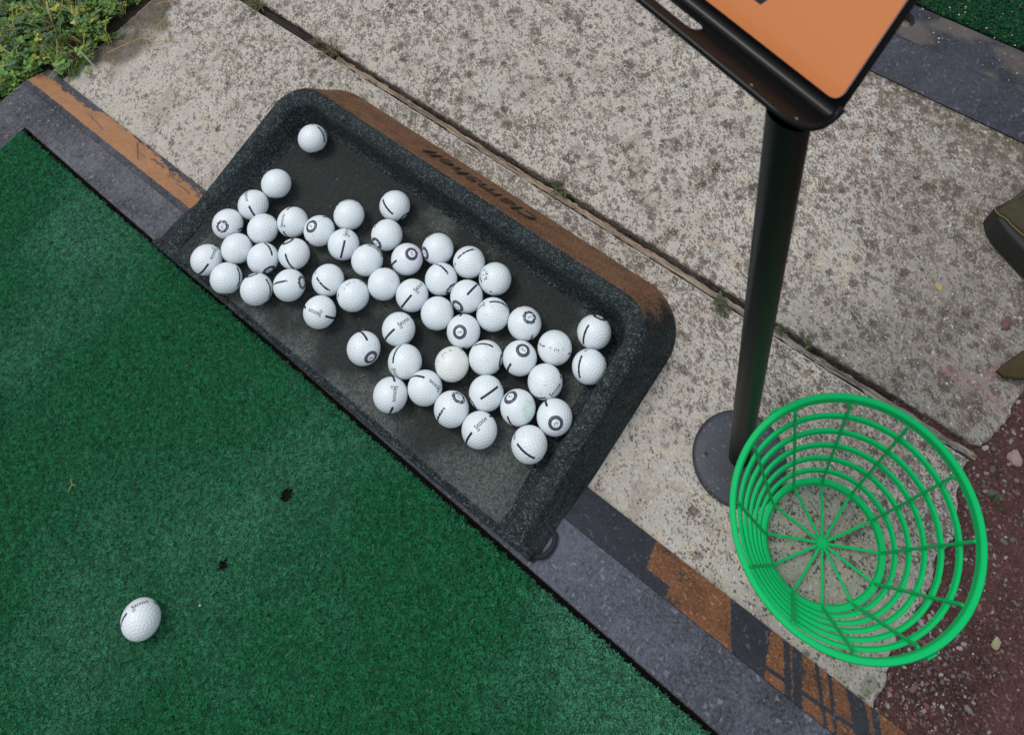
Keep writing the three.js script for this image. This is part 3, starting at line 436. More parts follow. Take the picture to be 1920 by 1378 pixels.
// [x mm, z mm, print kind, longitude at A, A right, A down, B right, B down (greater longitude), label]; A and B: where the print lies on the seen half of the ball
const balls = [
  [-729.6, -140.8, 'clean', 22, -0.40, -0.26, 0.12, 0.70, 'second ball up from the emblem ball along the weed end wall, name and stripe showing'],
  [-739, -99.1, 'worn', 180, -0.35, 0.17, 0.7, 0.33, 'ball with ring emblem touching the tray wall at the weed end'],
  [-690.8, -122.7, 'grime', 0, 9, 0, 0, 0, 'plain ball wedged between the emblem ball at the weed end and a named ball'],
  [-662.3, -154.6, 'clean', -22, -0.66, 0.25, -0.54, -0.57, 'ball with its name running upright, above the plain balls at the weed end'],
  [-621.3, -166.7, 'grime', 180, -0.55, -0.30, 0.31, -0.9, 'ring emblem ball touching the upright named ball and the single stripe ball'],
  [-602.5, -207.9, 'clean', 0, 9, 0, 0.2, 0.9, 'plain ball at the top of the weed side cluster, beside a ring emblem ball'],
  [-557.4, -255.1, 'clean', 45, -0.77, -0.39, -0.14, 0.51, 'uppermost ball of the middle cluster, long stripe and emblem at its lower rim'],
  [-578.8, -171.4, 'clean', -45, 0.06, -0.22, 0.16, -0.8, 'ball with one straight stripe down its middle below the plain topmost ball'],
  [-537.8, -215.9, 'grime', 180, -0.68, 0.55, 0.1, 0.99, 'mostly plain ball right under the uppermost striped ball, emblem on its edge'],
  [-724.4, -45.1, 'clean', 22, 0.29, -0.08, -0.1, 0.6, 'ball nearest the front corner at the weed end, name and stripe showing'],
  [-700.3, -81, 'clean', 60, 0.1, 0.96, 0.7, 0.68, 'plain ball between the corner ball and the emblem ball at the weed end'],
  [-658.8, -92.2, 'clean', 58, 0.1, -0.94, 0.58, -0.03, 'ball with stripe above and emblem below, second row from the turf'],
  [-627, -121.8, 'clean', 242, -0.54, -0.02, 0.05, 0.91, 'ball with emblem on top and curved stripe, below the upright named ball'],
  [-681.2, -42.8, 'grime', 45, 0.6, -0.67, 0.68, 0.59, 'second ball along the turf side row, stripe curving down one edge'],
  [-634.6, -56.4, 'clean', 242, 0.53, -0.62, 0.76, 0.59, 'third ball along the turf side row, emblem just over its top edge'],
  [-601, -86.3, 'worn', 60, -0.9, -0.08, 0.11, -0.27, 'fourth ball along the turf side row, level stripe pointing at its emblem'],
  [-561.6, -122, 'worn', 45, -0.7, -0.15, 0.26, 0.69, 'ball with a worn broken stripe above the upside down named ball'],
  [-536.1, -173.1, 'clean', 45, 0.01, -0.93, 0.93, -0.2, 'plain ball beside the single stripe ball, stripe only along its top edge'],
  [-519, -126.2, 'specks', -22, -0.64, -0.47, 0.1, -0.85, 'speckled ball with its print rubbed to dark flecks'],
  [-495, -161.5, 'grime', 45, -0.27, -0.95, 0.88, -0.5, 'plain ball in the middle touching the speckled ball, thin stripe at its top edge'],
  [-540.7, -83.7, 'clean', -22, 0.02, 0.12, -0.67, -0.16, 'ball with upside down name and stub of stripe, alone towards the turf'],
  [-491.7, -205.3, 'clean', 180, 0.30, -0.35, -0.46, -0.03, 'ball with bold ring emblem at its upper side in the middle cluster'],
  [-466.1, -240.3, 'clean', 180, -0.86, 0.28, -0.68, -0.66, 'mostly plain ball nearest the back wall in the middle, emblem on its edge'],
  [-419.2, -249.8, 'worn', 45, -0.69, -0.24, 0.26, -0.78, 'ball with a wavy rubbed stripe near the back wall'],
  [-376.5, -251.4, 'specks', 180, -0.77, -0.2, -0.6, -0.78, 'ball with a blotchy faded emblem at the back end of the middle cluster'],
  [-435.6, -210.3, 'worn', 58, -0.24, -0.88, 0.53, -0.11, 'ball with patchy stripe and emblem at its lower edge, below the wavy striped ball'],
  [-392.9, -211.3, 'clean', 242, 0.03, -0.1, 0.66, -0.73, 'ball with large emblem below and thick slanting stripe above, below the blotchy ball'],
  [-453.4, -171.4, 'clean', -22, 0.2, -0.3, 0.63, -0.75, 'ball in the middle with slanting name and a stripe crossing below it'],
  [-410.6, -172, 'specks', 0, 9, 0, 0, 0.1, 'white ball peppered with fine dark specks and no print'],
  [-350.1, -212.4, 'grime', -45, -0.18, -0.72, -0.74, -0.46, 'ball with stripe curving over its top beside the emblem and slanting stripe ball'],
  [-439, -127.3, 'scratch', -22, 0.05, -0.25, 0.58, -0.6, 'ball with slanting name and a thin curly scratch beneath it'],
  [-367.9, -173.5, 'clean', 180, -0.24, 0.04, -0.18, -0.94, 'ball with the ring emblem facing straight up in its centre'],
  [-309.7, -226.1, 'worn', 180, 0.32, -0.38, 0.49, 0.5, 'ball with broken ring emblem above a short stripe, towards the sign end'],
  [-260.6, -223.4, 'specks', -22, 0.45, 0.26, -0.3, 0.03, 'ball with upside down name and dirt specks near the sign end'],
  [-231.1, -267.5, 'clean', 242, -0.3, -0.41, -0.56, 0.82, 'upper of two balls together against the sign end wall, emblem at its top'],
  [-212.3, -229.1, 'clean', 45, -0.42, -0.58, -0.48, 0.75, 'lower of two balls together at the sign end wall, partly behind its rim'],
  [-460.2, -82.6, 'grime', 70, -0.19, -0.92, 0.23, -0.38, 'ball alone towards the turf with stripe above and emblem below'],
  [-405.3, -100.9, 'clean', -100, -0.42, -0.79, -0.68, 0.23, 'ball with curved stripe on one side just below the scratched ball'],
  [-354.2, -133, 'cream', -22, -0.55, -0.5, 0.6, -0.75, 'yellowed cream coloured ball with rubbed print'],
  [-324.1, -163.8, 'grime', 50, -0.63, -0.69, 0.5, -0.56, 'ball beside the yellowed ball, stripe over its top and emblem at its edge'],
  [-288.9, -188, 'clean', 180, 0.2, -0.46, -0.4, 0.16, 'ball with clear emblem above a short stripe, below the broken emblem ball'],
  [-246.4, -183.1, 'grime', -22, 0.33, 0.7, 0.82, 0.14, 'ball with name curving along its lower edge, below the specked named ball'],
  [-393.8, -59.6, 'clean', -22, 0.25, -0.42, 0.2, 0.46, 'ball nearest the turf in the sign side cluster, name running downwards'],
  [-363.7, -91.2, 'clean', 22, 0.28, -0.39, -0.09, -0.57, 'ball with stripe at top and name down one side, next to the downward named ball'],
  [-320.9, -91, 'worn', 180, 0.42, -0.65, -0.2, -0.23, 'ball with emblem at top edge and frayed stripe, towards the turf'],
  [-297.4, -130.4, 'clean', 242, -0.32, 0.3, 0.7, -0.39, 'ball with one thick slanting stripe across its middle near the yellowed ball'],
  [-255.7, -139.6, 'stain', 180, -0.45, -0.58, -0.61, 0.25, 'ball with a pale green stain on one side'],
  [-213.1, -156.3, 'clean', 180, 0.06, 0.33, -0.34, -0.42, 'ball against the sign end wall with emblem below and stripe above'],
  [-278.2, -92.1, 'clean', -22, -0.17, -0.14, 0.39, -0.61, 'ball with large slanting name nearest the turf at the sign end'],
  [-219.8, -114.1, 'grime', 45, -0.65, -0.02, 0.35, 0.71, 'last ball at the sign end front, long stripe sloping downwards'],
  [-732.6, -267.4, 'clean', 45, 0.33, -0.81, 0.79, 0.31, 'single ball alone in the far back corner at the weed end'],
  [-725.3, -183.4, 'clean', 0, 9, 0, 0.1, 0.1, 'plain ball highest along the weed end wall, below the lone corner ball'],
  [-471, 290, 'clean', -22, -0.5, -0.52, 0.2, -0.80, 'single ball out on the green turf mat'],
];
for (const [x, z, kind, lon, ax, ay, bx, by, label] of balls) {
  const onMat = z > 0, m = sh(new THREE.Mesh(bGeo, ballMats[kind])), p = V(x / 1000, (onMat ? 0.0225 : 0.0341) + R, z / 1000);
  const v = camPos.clone().sub(p).normalize(), r = camRight.clone().addScaledVector(v, -camRight.dot(v)).normalize(), u = v.clone().cross(r);
  const dir = (a, b) => { const q = a * a + b * b, s = q > 0.98 ? Math.sqrt(0.98 / q) : 1; a *= s; b *= s; return r.clone().multiplyScalar(a).addScaledVector(u, -b).addScaledVector(v, Math.sqrt(Math.max(0.0, 1 - a * a - b * b))); };
  let north, e0;
  if (ax === 9) { north = v.clone().addScaledVector(r, bx * 0.3).addScaledVector(u, -by * 0.3).normalize(); e0 = north.clone().cross(r).normalize(); }
  else { const A = dir(ax, ay), B = dir(bx, by); north = A.clone().cross(B).normalize(); e0 = A.clone().applyAxisAngle(north, -lon * Math.PI / 180); }
  m.quaternion.setFromRotationMatrix(new THREE.Matrix4().makeBasis(e0, north, e0.clone().cross(north)));
  tag(top(m, 'golf_ball', p), label, 'golf ball', onMat ? undefined : 'golf balls in the tray');
}

// ------------------------------------------------------------------ sign stand
const darkMetal = matte({ color: new THREE.Color().setRGB(0.006, 0.006, 0.0065), roughness: 0.28, specularIntensity: 0.38 });
{
  const B = V(-0.0158, 0, -0.2539), st = thing('sign_stand', B); tag(st, 'black post on a round base carrying an orange sign', 'sign stand');
  const tD = tex(512, 512, (u, v, c) => { const n = fbm(u * 6, v * 6, 241, 4), f = vn(u * 120, v * 120, 243), s = sstep(0.86, 0.92, vn(u * 46, v * 46, 245)) * 0.35, k = clamp(0.4 + 1.2 * (n - 0.5) + 0.4 * (f - 0.5)); c[0] = lerp(0.018, 0.052, k); c[1] = lerp(0.020, 0.056, k); c[2] = lerp(0.030, 0.078, k); for (let q = 0; q < 3; q++) c[q] = lerp(c[q], 0.3, s); c[3] = 0.5 + 0.3 * (f - 0.5); });
  const pr = [[0, 0.011], [0.018, 0.0108], [0.040, 0.0095], [0.050, 0.0082], [0.0535, 0.0066], [0.055, 0.004], [0.0552, 0.001]].map(([a, b]) => new THREE.Vector2(a, b));
  part('base_plate', planarUV(new THREE.LatheGeometry(pr, 72), (x, y, z) => [x / 0.12 + 0.5, z / 0.12 + 0.5]), std({ ...tD, bumpScale: 0.0003, roughness: 0.55 }), st);
  for (const a of [2.62, 0.52, 4.71]) {
    const s = part('screw', new THREE.CylinderGeometry(0.0024, 0.0026, 0.0012, 16).translate(Math.cos(a) * 0.039, 0.0103, Math.sin(a) * 0.039), std({ color: 0x4a4335, roughness: 0.5, metalness: 0.6 }), st);
    const x = new RoundedBoxGeometry(0.003, 0.0004, 0.0008, 1, 0.0001), y = x.clone().rotateY(Math.PI / 2);
    part('cross_slot', mergeGeometries([x, y]).translate(Math.cos(a) * 0.039, 0.0110, Math.sin(a) * 0.039), blackM, s);
  }
  const T = V(-0.0686, 0.738, -0.2644).sub(B), h = T.length(), pg = new THREE.CylinderGeometry(0.0126, 0.0126, h, 40, 1, true).translate(0, h / 2, 0).applyQuaternion(new THREE.Quaternion().setFromUnitVectors(V(0, 1, 0), T.clone().normalize()));
  { // the top end is cut to the slope of the holder
    const q = pg.attributes.position, ax = T.clone().normalize(), ne = V(0.1246, 0.85717, -0.49974), C0 = V(-0.0505, 0.7485, -0.2871).sub(B);
    for (let i = 0; i < q.count; i++) { const w = V(q.getX(i), q.getY(i), q.getZ(i)); if (w.dot(ax) > h * 0.5) { w.addScaledVector(ax, (-0.0150 - w.clone().sub(C0).dot(ne)) / ax.dot(ne)); q.setXYZ(i, w.x, w.y, w.z); } }
  }
  part('pole', pg.translate(0, 0.002, 0), matte({ color: new THREE.Color().setRGB(0.005, 0.0055, 0.0058), roughness: 0.42, specularIntensity: 0.5 }), st);
  const d = V(0.9703, 0, 0.24192), e = V(0.1246, 0.85717, -0.49974), n = V(-0.20737, 0.51504, 0.83171), C = V(-0.0505, 0.7485, -0.2871).sub(B), M = new THREE.Matrix4().makeBasis(d, e, n).setPosition(C);
  const put = (g) => g.applyMatrix4(M), L = -0.235;
  // plate: back, curved trough and shelf with a long slot
  const ps = new THREE.Shape(); ps.moveTo(L, -0.004); ps.lineTo(0.003, -0.004); ps.lineTo(0.003, 0.17); ps.lineTo(L, 0.17); ps.closePath();
  const back = new THREE.ExtrudeGeometry(ps, { depth: 0.0022, bevelEnabled: true, bevelSize: 0.0006, bevelOffset: -0.0006, bevelThickness: 0.0006, bevelSegments: 2 }).translate(0, 0, -0.0034);
  const prof = []; for (let i = 0; i <= 10; i++) { const a = (i / 10) * Math.PI / 2; prof.push([0.0066 - 0.0088 * Math.cos(a), -0.0035 - 0.0088 * Math.sin(a)]); } // (n, e): fillet
  const th = 0.0016, fs = new THREE.Shape([...prof.map(([q, w]) => new THREE.Vector2(q, w)), ...prof.slice().reverse().map(([q, w], i) => { const a = ((10 - i) / 10) * Math.PI / 2; return new THREE.Vector2(q + th * Math.cos(a), w + th * Math.sin(a)); })]);
  const flip = (g) => { const q = g.index ? g.toNonIndexed() : g; for (const a of Object.values(q.attributes)) for (let i = 0; i < a.count; i += 3) for (let k = 0; k < a.itemSize; k++) { const t = a.array[(i + 1) * a.itemSize + k]; a.array[(i + 1) * a.itemSize + k] = a.array[(i + 2) * a.itemSize + k]; a.array[(i + 2) * a.itemSize + k] = t; } return q; };
  const fil = (x0, x1) => flip( new THREE.ExtrudeGeometry(fs, { depth: x1 - x0, bevelEnabled: false }).rotateY(Math.PI / 2).scale(1, 1, -1).translate(x0, 0, 0));
  const fl = fil(L, 0.0025);
  const ss = new THREE.Shape(), r = 0.017; ss.moveTo(L, 0.0066); ss.lineTo(0.0025, 0.0066); ss.lineTo(0.0025, 0.034 - r); ss.absarc(0.0025 - r, 0.034 - r, r, 0, Math.PI / 2); ss.lineTo(L, 0.034); ss.closePath();
  const sl = new THREE.Path(); sl.moveTo(-0.2, 0.0075); sl.lineTo(-0.094, 0.0075); sl.absarc(-0.0945, 0.0143, 0.0068, -Math.PI / 2, Math.PI / 2); sl.lineTo(-0.2, 0.0211); sl.closePath(); ss.holes.push(sl);
  const shelf = flip(new THREE.ExtrudeGeometry(ss, { depth: 0.0012, bevelEnabled: true, bevelSize: 0.0003, bevelOffset: -0.0003, bevelThickness: 0.0003, bevelSegments: 1, curveSegments: 20 }).rotateX(-Math.PI / 2).scale(1, 1, -1).translate(0, -0.01215, 0));
  const lipC = new THREE.CatmullRomCurve3([V(L, -0.0095, 0.0338), V(-0.1, -0.0095, 0.0338), V(-0.03, -0.0095, 0.0338), V(-0.0146, -0.0095, 0.0338), V(-0.006, -0.0095, 0.0312), V(0.0005, -0.0095, 0.0250), V(0.0025, -0.0095, 0.0168), V(0.0025, -0.0095, 0.0066), V(0.0025, -0.0070, 0.0012), V(0.0025, -0.0025, -0.0014)], false, 'centripetal');
  const lip = new THREE.TubeGeometry(lipC, 90, 0.0024, 10);
  const strip = (g) => { const q = g.index ? g.toNonIndexed() : g; for (const k of Object.keys(q.attributes)) if (!['position', 'normal', 'uv'].includes(k)) q.deleteAttribute(k); return q; };
  part('sign_holder', put(mergeGeometries([back, fl, shelf, lip].map(strip))), darkMetal, st);
  seed(19); const chip = []; // bare spots where the black coating has chipped
  for (const [cd, ct, cr] of [[-0.026, 0.0195, 0.0032], [-0.0225, 0.0215, 0.0016], [-0.019, 0.008, 0.0010], [-0.0115, 0.0082, 0.0012], [-0.006, 0.031, 0.0009], [-0.036, 0.0335, 0.0009], [-0.052, 0.0195, 0.0007]]) {
    const cs = new THREE.Shape(), n0 = 9; for (let i = 0; i < n0; i++) { const a = (i / n0) * 6.283, q = cr * rr(0.5, 1.1); cs[i ? 'lineTo' : 'moveTo'](cd + Math.cos(a) * q * 1.4, -ct + Math.sin(a) * q); }
    chip.push(new THREE.ExtrudeGeometry(cs, { depth: 0.0002, bevelEnabled: false }).rotateX(-Math.PI / 2).translate(0, ct > 0.03 ? -0.0070 : -0.01185, 0));
  }
  const chips = part('paint_chips', put(mergeGeometries(chip)), std({ color: new THREE.Color().setRGB(0.26, 0.24, 0.25), roughness: 0.6 }), st); chips.userData.kind = 'stuff';
  const os = new THREE.Shape(); os.moveTo(L + 0.004, 0); os.lineTo(-0.0075, 0); os.quadraticCurveTo(-0.0002, 0, 0, 0.0085); os.lineTo(0, 0.165); os.lineTo(L + 0.004, 0.165); os.closePath();
  const cv = document.createElement('canvas'); cv.width = 1024; cv.height = 1024; const c = cv.getContext('2d'); c.fillStyle = '#ee9359'; c.fillRect(0, 0, 1024, 1024);
  seed(9); for (let i = 0; i < 4000; i++) { c.fillStyle = rnd() < 0.5 ? 'rgba(255,170,110,0.05)' : 'rgba(160,70,30,0.05)'; c.fillRect(rr(0, 1024), rr(0, 1024), rr(1, 6), rr(1, 3)); }
  // canvas covers d -0.24..0 and e 0..0.24; one large figure, its foot 19 mm above the lower edge
  const S = 1024 / 0.24; c.fillStyle = '#20242c'; c.font = 'bold ' + Math.round(0.095 * S) + 'px sans-serif'; c.textAlign = 'center'; c.fillText('7', 1024 - 0.0655 * S, 1024 - 0.0195 * S);
  const ct = new THREE.CanvasTexture(cv); ct.colorSpace = THREE.SRGBColorSpace; ct.repeat.set(1 / 0.24, 1 / 0.24); ct.offset.set(1, 0); ct.wrapS = ct.wrapT = THREE.RepeatWrapping;
  const panel = new THREE.ExtrudeGeometry(os, { depth: 0.0016, bevelEnabled: true, bevelSize: 0.0004, bevelOffset: -0.0004, bevelThickness: 0.0004, bevelSegments: 1, curveSegments: 12 }).translate(0, 0, 0.0004);
  part('orange_sign', put(panel), [new THREE.MeshPhysicalMaterial({ map: ct, roughness: 0.3, clearcoat: 0.4, clearcoatRoughness: 0.15 }), std({ color: new THREE.Color().setRGB(0.50, 0.33, 0.28), roughness: 0.5 })], st);
}

// ------------------------------------------------------------------ green wire style basket
{
  const bk = thing('ball_basket', V(0.1015, 0.0072, -0.2281)); tag(bk, 'empty bright green plastic range ball basket beside the sign base', 'basket');
  bk.quaternion.setFromUnitVectors(V(0, 1, 0), V(-0.034, 1, 0.0755).normalize());
  const plastic = new THREE.MeshPhysicalMaterial({ color: new THREE.Color().setRGB(0.002, 0.63, 0.175), roughness: 0.5, specularIntensity: 0.22, transmission: 0.22, thickness: 0 });
  const H = 0.281, R0 = 0.0655, R1 = 0.1045, rad = (y) => lerp(R0, R1, y / H), lathe = (pts) => toCreasedNormals(new THREE.LatheGeometry(pts.map(([a, b]) => new THREE.Vector2(a, b)), 128), 0.7);
  const band = (y, h, t) => { const r0 = rad(y), r1 = rad(y + h), q = 0.0006; return lathe([[r0 - t + q, y], [r0 - q, y], [r0, y + q], [r1, y + h - q], [r1 - q, y + h], [r1 - t + q, y + h], [r1 - t, y + h - q], [r0 - t, y + q], [r0 - t + q, y]]); };
  part('bottom_ring', band(0, 0.0085, 0.0064), plastic, bk);
  for (let i = 0; i < 5; i++) part('hoop', band(0.0405 + i * 0.0455, 0.0076, 0.0037), plastic, bk);
  const y = H - 0.0145, r0 = rad(y);
  const rim = part('rim', lathe([[r0 - 0.0026, y], [r0, y], [r0 + 0.0012, y + 0.006], [r0 + 0.0030, y + 0.0068], [r0 + 0.0034, y + 0.0128], [r0 + 0.0026, y + 0.0142], [r0 - 0.0012, y + 0.0145], [r0 - 0.0022, y + 0.0135], [r0 - 0.0030, y]]), plastic, bk);
  for (const a of [-2.73, 0.53]) part('handle_lug', new RoundedBoxGeometry(0.005, 0.010, 0.009, 2, 0.001).translate(r0 + 0.0035, y + 0.004, 0).rotateY(-a), plastic, rim);
  const ph = -26.7 * Math.PI / 180;
  for (let i = 0; i < 12; i++) {
    const a = ph + (i * Math.PI) / 6, tilt = Math.atan2(R1 - R0, H);
    part('rib', new RoundedBoxGeometry(0.0026, Math.hypot(H - 0.012, R1 - R0) - 0.001, 0.0027, 1, 0.0005).rotateZ(-tilt).translate((R0 + R1) / 2 - 0.0050, (H - 0.010) / 2, 0).rotateY(-a), plastic, bk);
    part('spoke', new RoundedBoxGeometry(R0 - 0.006, 0.0028, 0.0030, 1, 0.0006).translate(R0 / 2 + 0.001, 0.0034, 0).rotateY(-a), plastic, bk);
  }
  part('hub', new THREE.CylinderGeometry(0.0056, 0.0058, 0.0036, 28).translate(0, 0.0040, 0), plastic, bk);
}

// ------------------------------------------------------------------ bag at the edge of the slab
{
  const bag = thing('fabric_bag', V(0.256, 0, -0.664)); tag(bag, 'olive fabric bag with black side and piped edge lying on the far slab', 'bag');
  const off = (g) => g.translate(-0.25, 0, 0.66), t = rep(tex(256, 256, (u, v, c) => { const w = 0.5 + 0.25 * Math.sin(u * 402) * Math.sin(v * 402), n = fbm(u * 8, v * 8, 251, 3), k = 0.6 + 0.5 * n; c[0] = 0.052 * k * (0.7 + 0.6 * w); c[1] = 0.046 * k * (0.7 + 0.6 * w); c[2] = 0.019 * k * (0.7 + 0.6 * w); c[3] = w; }), 0.1);
  const olive = std({ ...t, bumpScale: 0.0004, roughness: 0.9 }), black = std({ color: new THREE.Color().setRGB(0.012, 0.0135, 0.013), roughness: 0.62 });
  const top2 = poly([[0.097, -0.682], [0.103, -0.6835], [0.110, -0.6845], [0.146, -0.672], [0.42, -0.60], [0.42, -0.90], [0.175, -0.86], [0.118, -0.745]]);
  part('olive_cover', off(slab(top2, 0.060, 0.012, 0.005, 4)), olive, bag);
  const side = poly([[0.095, -0.692], [0.104, -0.678], [0.118, -0.668], [0.160, -0.648], [0.42, -0.59], [0.42, -0.89], [0.178, -0.852], [0.121, -0.74]]);
  const g = slab(side, 0.0565, 0.055, 0.006, 4); off(g); part('black_body', g, black, bag);
  const cr = new THREE.CatmullRomCurve3([[0.098, -0.6985], [0.0955, -0.688], [0.103, -0.6825], [0.110, -0.6825], [0.122, -0.677], [0.146, -0.6695], [0.3, -0.63]].map(([x, z]) => V(x, 0.0588, z)));
  part('piping', off(new THREE.TubeGeometry(cr, 70, 0.0011, 8)), std({ color: 0x6b5a33, roughness: 0.8 }), bag);
  const st = poly([[0.178, -0.512], [0.184, -0.530], [0.194, -0.552], [0.215, -0.585], [0.30, -0.66], [0.36, -0.62], [0.24, -0.542], [0.205, -0.519], [0.188, -0.510]]);
  part('strap_end', off(slab(st, 0.017, 0.010, 0.0035, 4)), std({ ...t, color: 0xffe9b0, bumpScale: 0.0004, roughness: 0.8 }), bag);
}

// ------------------------------------------------------------------ weeds and grass
const leafM = new THREE.MeshPhysicalMaterial({ color: 0xffffff, roughness: 0.6, side: THREE.DoubleSide, transmission: 0.25, thickness: 0, vertexColors: false });
function blade(L, w, bend, seg = 4) { // a narrow leaf rising from the origin along +z, drooping
  const pos = [], ix = [];
  for (let i = 0; i <= seg; i++) { const t = i / seg, ww = w * (1 - t) ** 0.7 * (0.6 + 0.4 * Math.min(1, t * 4)) + 0.00008, z = L * Math.sin(bend * t) / bend, y = L * (0.15 * t + (1 - Math.cos(bend * t)) * -0.3 + 0.55 * t * (1 - 0.4 * t)); pos.push(-ww, y + ww * 0.3, z, 0, y, z, ww, y + ww * 0.3, z); }
  for (let i = 0; i < seg; i++) { const a = i * 3, b = a + 3; ix.push(a, a + 1, b, a + 1, b + 1, b, a + 1, a + 2, b + 1, a + 2, b + 2, b + 1); }
  const g = new THREE.BufferGeometry(); g.setAttribute('position', new THREE.Float32BufferAttribute(pos, 3)); g.setIndex(ix); g.computeVertexNormals(); return g;
}
function leaflet(L, w) { // oval leaf with a fold along its midrib, lying along +z
  const pos = [0, 0, 0], ix = [], n = 5;
  for (let i = 1; i < n; i++) { const t = i / n, ww = w * Math.sin(Math.PI * t ** 0.8); pos.push(-ww, ww * 0.35, t * L, 0, 0.06 * L * Math.sin(t * 3.1), t * L, ww, ww * 0.35, t * L); }
  pos.push(0, -0.02 * L, L); const last = pos.length / 3 - 1;
  ix.push(0, 2, 1, 0, 3, 2);
  for (let i = 0; i < n - 2; i++) { const a = 1 + i * 3, b = a + 3; ix.push(a, a + 1, b, a + 1, b + 1, b, a + 1, a + 2, b + 1, a + 2, b + 2, b + 1); }
  const a = last - 3; ix.push(a, a + 1, last, a + 1, a + 2, last);
  const g = new THREE.BufferGeometry(); g.setAttribute('position', new THREE.Float32BufferAttribute(pos, 3)); g.setIndex(ix); g.computeVertexNormals(); return g;
}
const clover = () => mergeGeometries([0, 1, 2].map((i) => leaflet(0.0085, 0.0037).translate(0, 0, 0.001).rotateX(-0.25).rotateY(i * 2.094)).concat([blade(0.016, 0.0005, 0.4, 3).rotateX(1.2)]));
const yarrow = () => { const a = [blade(0.045, 0.0006, 0.5, 5)]; for (let i = 1; i < 9; i++) for (const s of [-1, 1]) a.push(leaflet(0.011 * Math.sin(0.5 + i * 0.28), 0.0017).rotateY(s * 1.0).translate(0, 0.004 + 0.0022 * i, 0.0045 * i)); return mergeGeometries(a); };
const sprig = (s) => { seed(s); const a = []; for (let i = 0; i < 7; i++) a.push(leaflet(rr(0.008, 0.013), rr(0.0022, 0.0040)).rotateX(rr(-0.7, 0.1)).rotateY(rr(0, 6.28)).translate(rr(-0.003, 0.003), rr(0.004, 0.018), rr(-0.003, 0.003))); return mergeGeometries(a); };
const tuftG = (s, n, L0, L1, w, spread = 1) => { seed(s); const a = []; for (let i = 0; i < n; i++) a.push(blade(rr(L0, L1), w * rr(0.6, 1.2), rr(0.4, 2.0), 5).rotateX(rr(-1.1, -0.1) * (1.3 - 0.3 * spread)).rotateY(rr(0, 6.283)).translate(rr(-0.004, 0.004) * spread, 0, rr(-0.003, 0.003) * spread)); return mergeGeometries(a); };
function field(name, geo, n, s, palette, place, label, size = [0.7, 1.3]) {
  seed(s); const L = []; let tries = 0;
  while (L.length < n && tries++ < n * 30) { const x = rr(-1.75, -1.06), z = rr(-0.75, 0.2); if (rnd() < place(x, z)) L.push([x, z, rr(0, 6.283), rr(...size), rr(-0.35, 0.35), rr(-0.35, 0.35), palette[Math.floor(rnd() * palette.length)], rnd(), rnd()]); }
  const im = new THREE.InstancedMesh(geo, leafM, L.length), M = new THREE.Matrix4(), Q = new THREE.Quaternion(), E = new THREE.Euler();
  L.forEach(([x, z, a, k, tx, tz, col, t, hgt], i) => { const far = sstep(-1.2, -1.3, x); M.compose(V(x, 0.001 + (0.004 + 0.022 * hgt) * far + 0.003 * hgt, z), Q.setFromEuler(E.set(tx, a, tz)), V(k, k, k)); im.setMatrixAt(i, M); im.setColorAt(i, cTmp.setRGB(...col).multiplyScalar(0.9 + 1.25 * t)); });
  im.castShadow = im.receiveShadow = true; top(im, name); im.userData.kind = 'stuff'; im.userData.label = label; return im;
}
const inWeeds = (x, z) => { const e = -1.205 + 0.10 * (fbm(x * 12 + 5, z * 12, 261, 3) - 0.5) - 0.022 * sstep(-0.2, -0.3, z); const onFrame = z > -0.127 && x > -1.258; return onFrame ? 0 : sstep(e + 0.025, e - 0.02, x); };
const G1 = [[0.080, 0.165, 0.028], [0.100, 0.190, 0.034], [0.140, 0.225, 0.036], [0.06, 0.13, 0.03], [0.09, 0.2, 0.035], [0.07, 0.17, 0.03], [0.11, 0.21, 0.035], [0.08, 0.17, 0.03], [0.10, 0.19, 0.03], [0.30, 0.29, 0.035]], G2 = [[0.060, 0.120, 0.050], [0.080, 0.145, 0.062], [0.055, 0.105, 0.045]], G3 = [[0.100, 0.190, 0.050], [0.150, 0.230, 0.060], [0.300, 0.290, 0.080]], DRY = [[0.42, 0.34, 0.17], [0.32, 0.22, 0.11], [0.38, 0.30, 0.06], [0.25, 0.15, 0.07]];
const patch = (s, f) => (x, z) => inWeeds(x, z) * (0.15 + 0.85 * sstep(0.38, 0.6, fbm(x * f, z * f, s, 2)));
field('clover', clover(), 9500, 301, G1, patch(271, 9), 'low bright green clover leaves covering the ground beside the slab end');
field('yarrow', yarrow(), 1700, 302, G2, patch(273, 11), 'feathery grey green yarrow leaves among the ground cover by the slab end', [0.5, 0.9]);
field('leafy_weeds', sprig(303), 4800, 303, [...G1, ...G2], patch(275, 8), 'small pointed green weed leaves crowding the ground by the slab end', [0.7, 1.4]);
field('grass', tuftG(304, 7, 0.02, 0.042, 0.0011), 750, 304, G3, patch(277, 10), 'thin green grass blades growing through the weeds by the slab end');
field('dry_grass', tuftG(305, 4, 0.015, 0.05, 0.0008), 900, 305, DRY, (x, z) => inWeeds(x, z) * 0.5 + 0.35 * sstep(-1.09, -1.19, x) * (z < -0.13 ? 1 : 0) * sstep(0.5, 0.7, vn(x * 40, z * 40, 279)), 'dry straw coloured stalks scattered through the weeds by the slab end');
const one = (name, geo, col, pos, ry, label, cat, k = 1) => { const m = top(sh(new THREE.Mesh(geo, new THREE.MeshPhysicalMaterial({ color: new THREE.Color().setRGB(...col), roughness: 0.6, side: THREE.DoubleSide, transmission: 0.2, thickness: 0 }))), name, pos); m.rotation.y = ry; m.scale.setScalar(k); return tag(m, label, cat); };
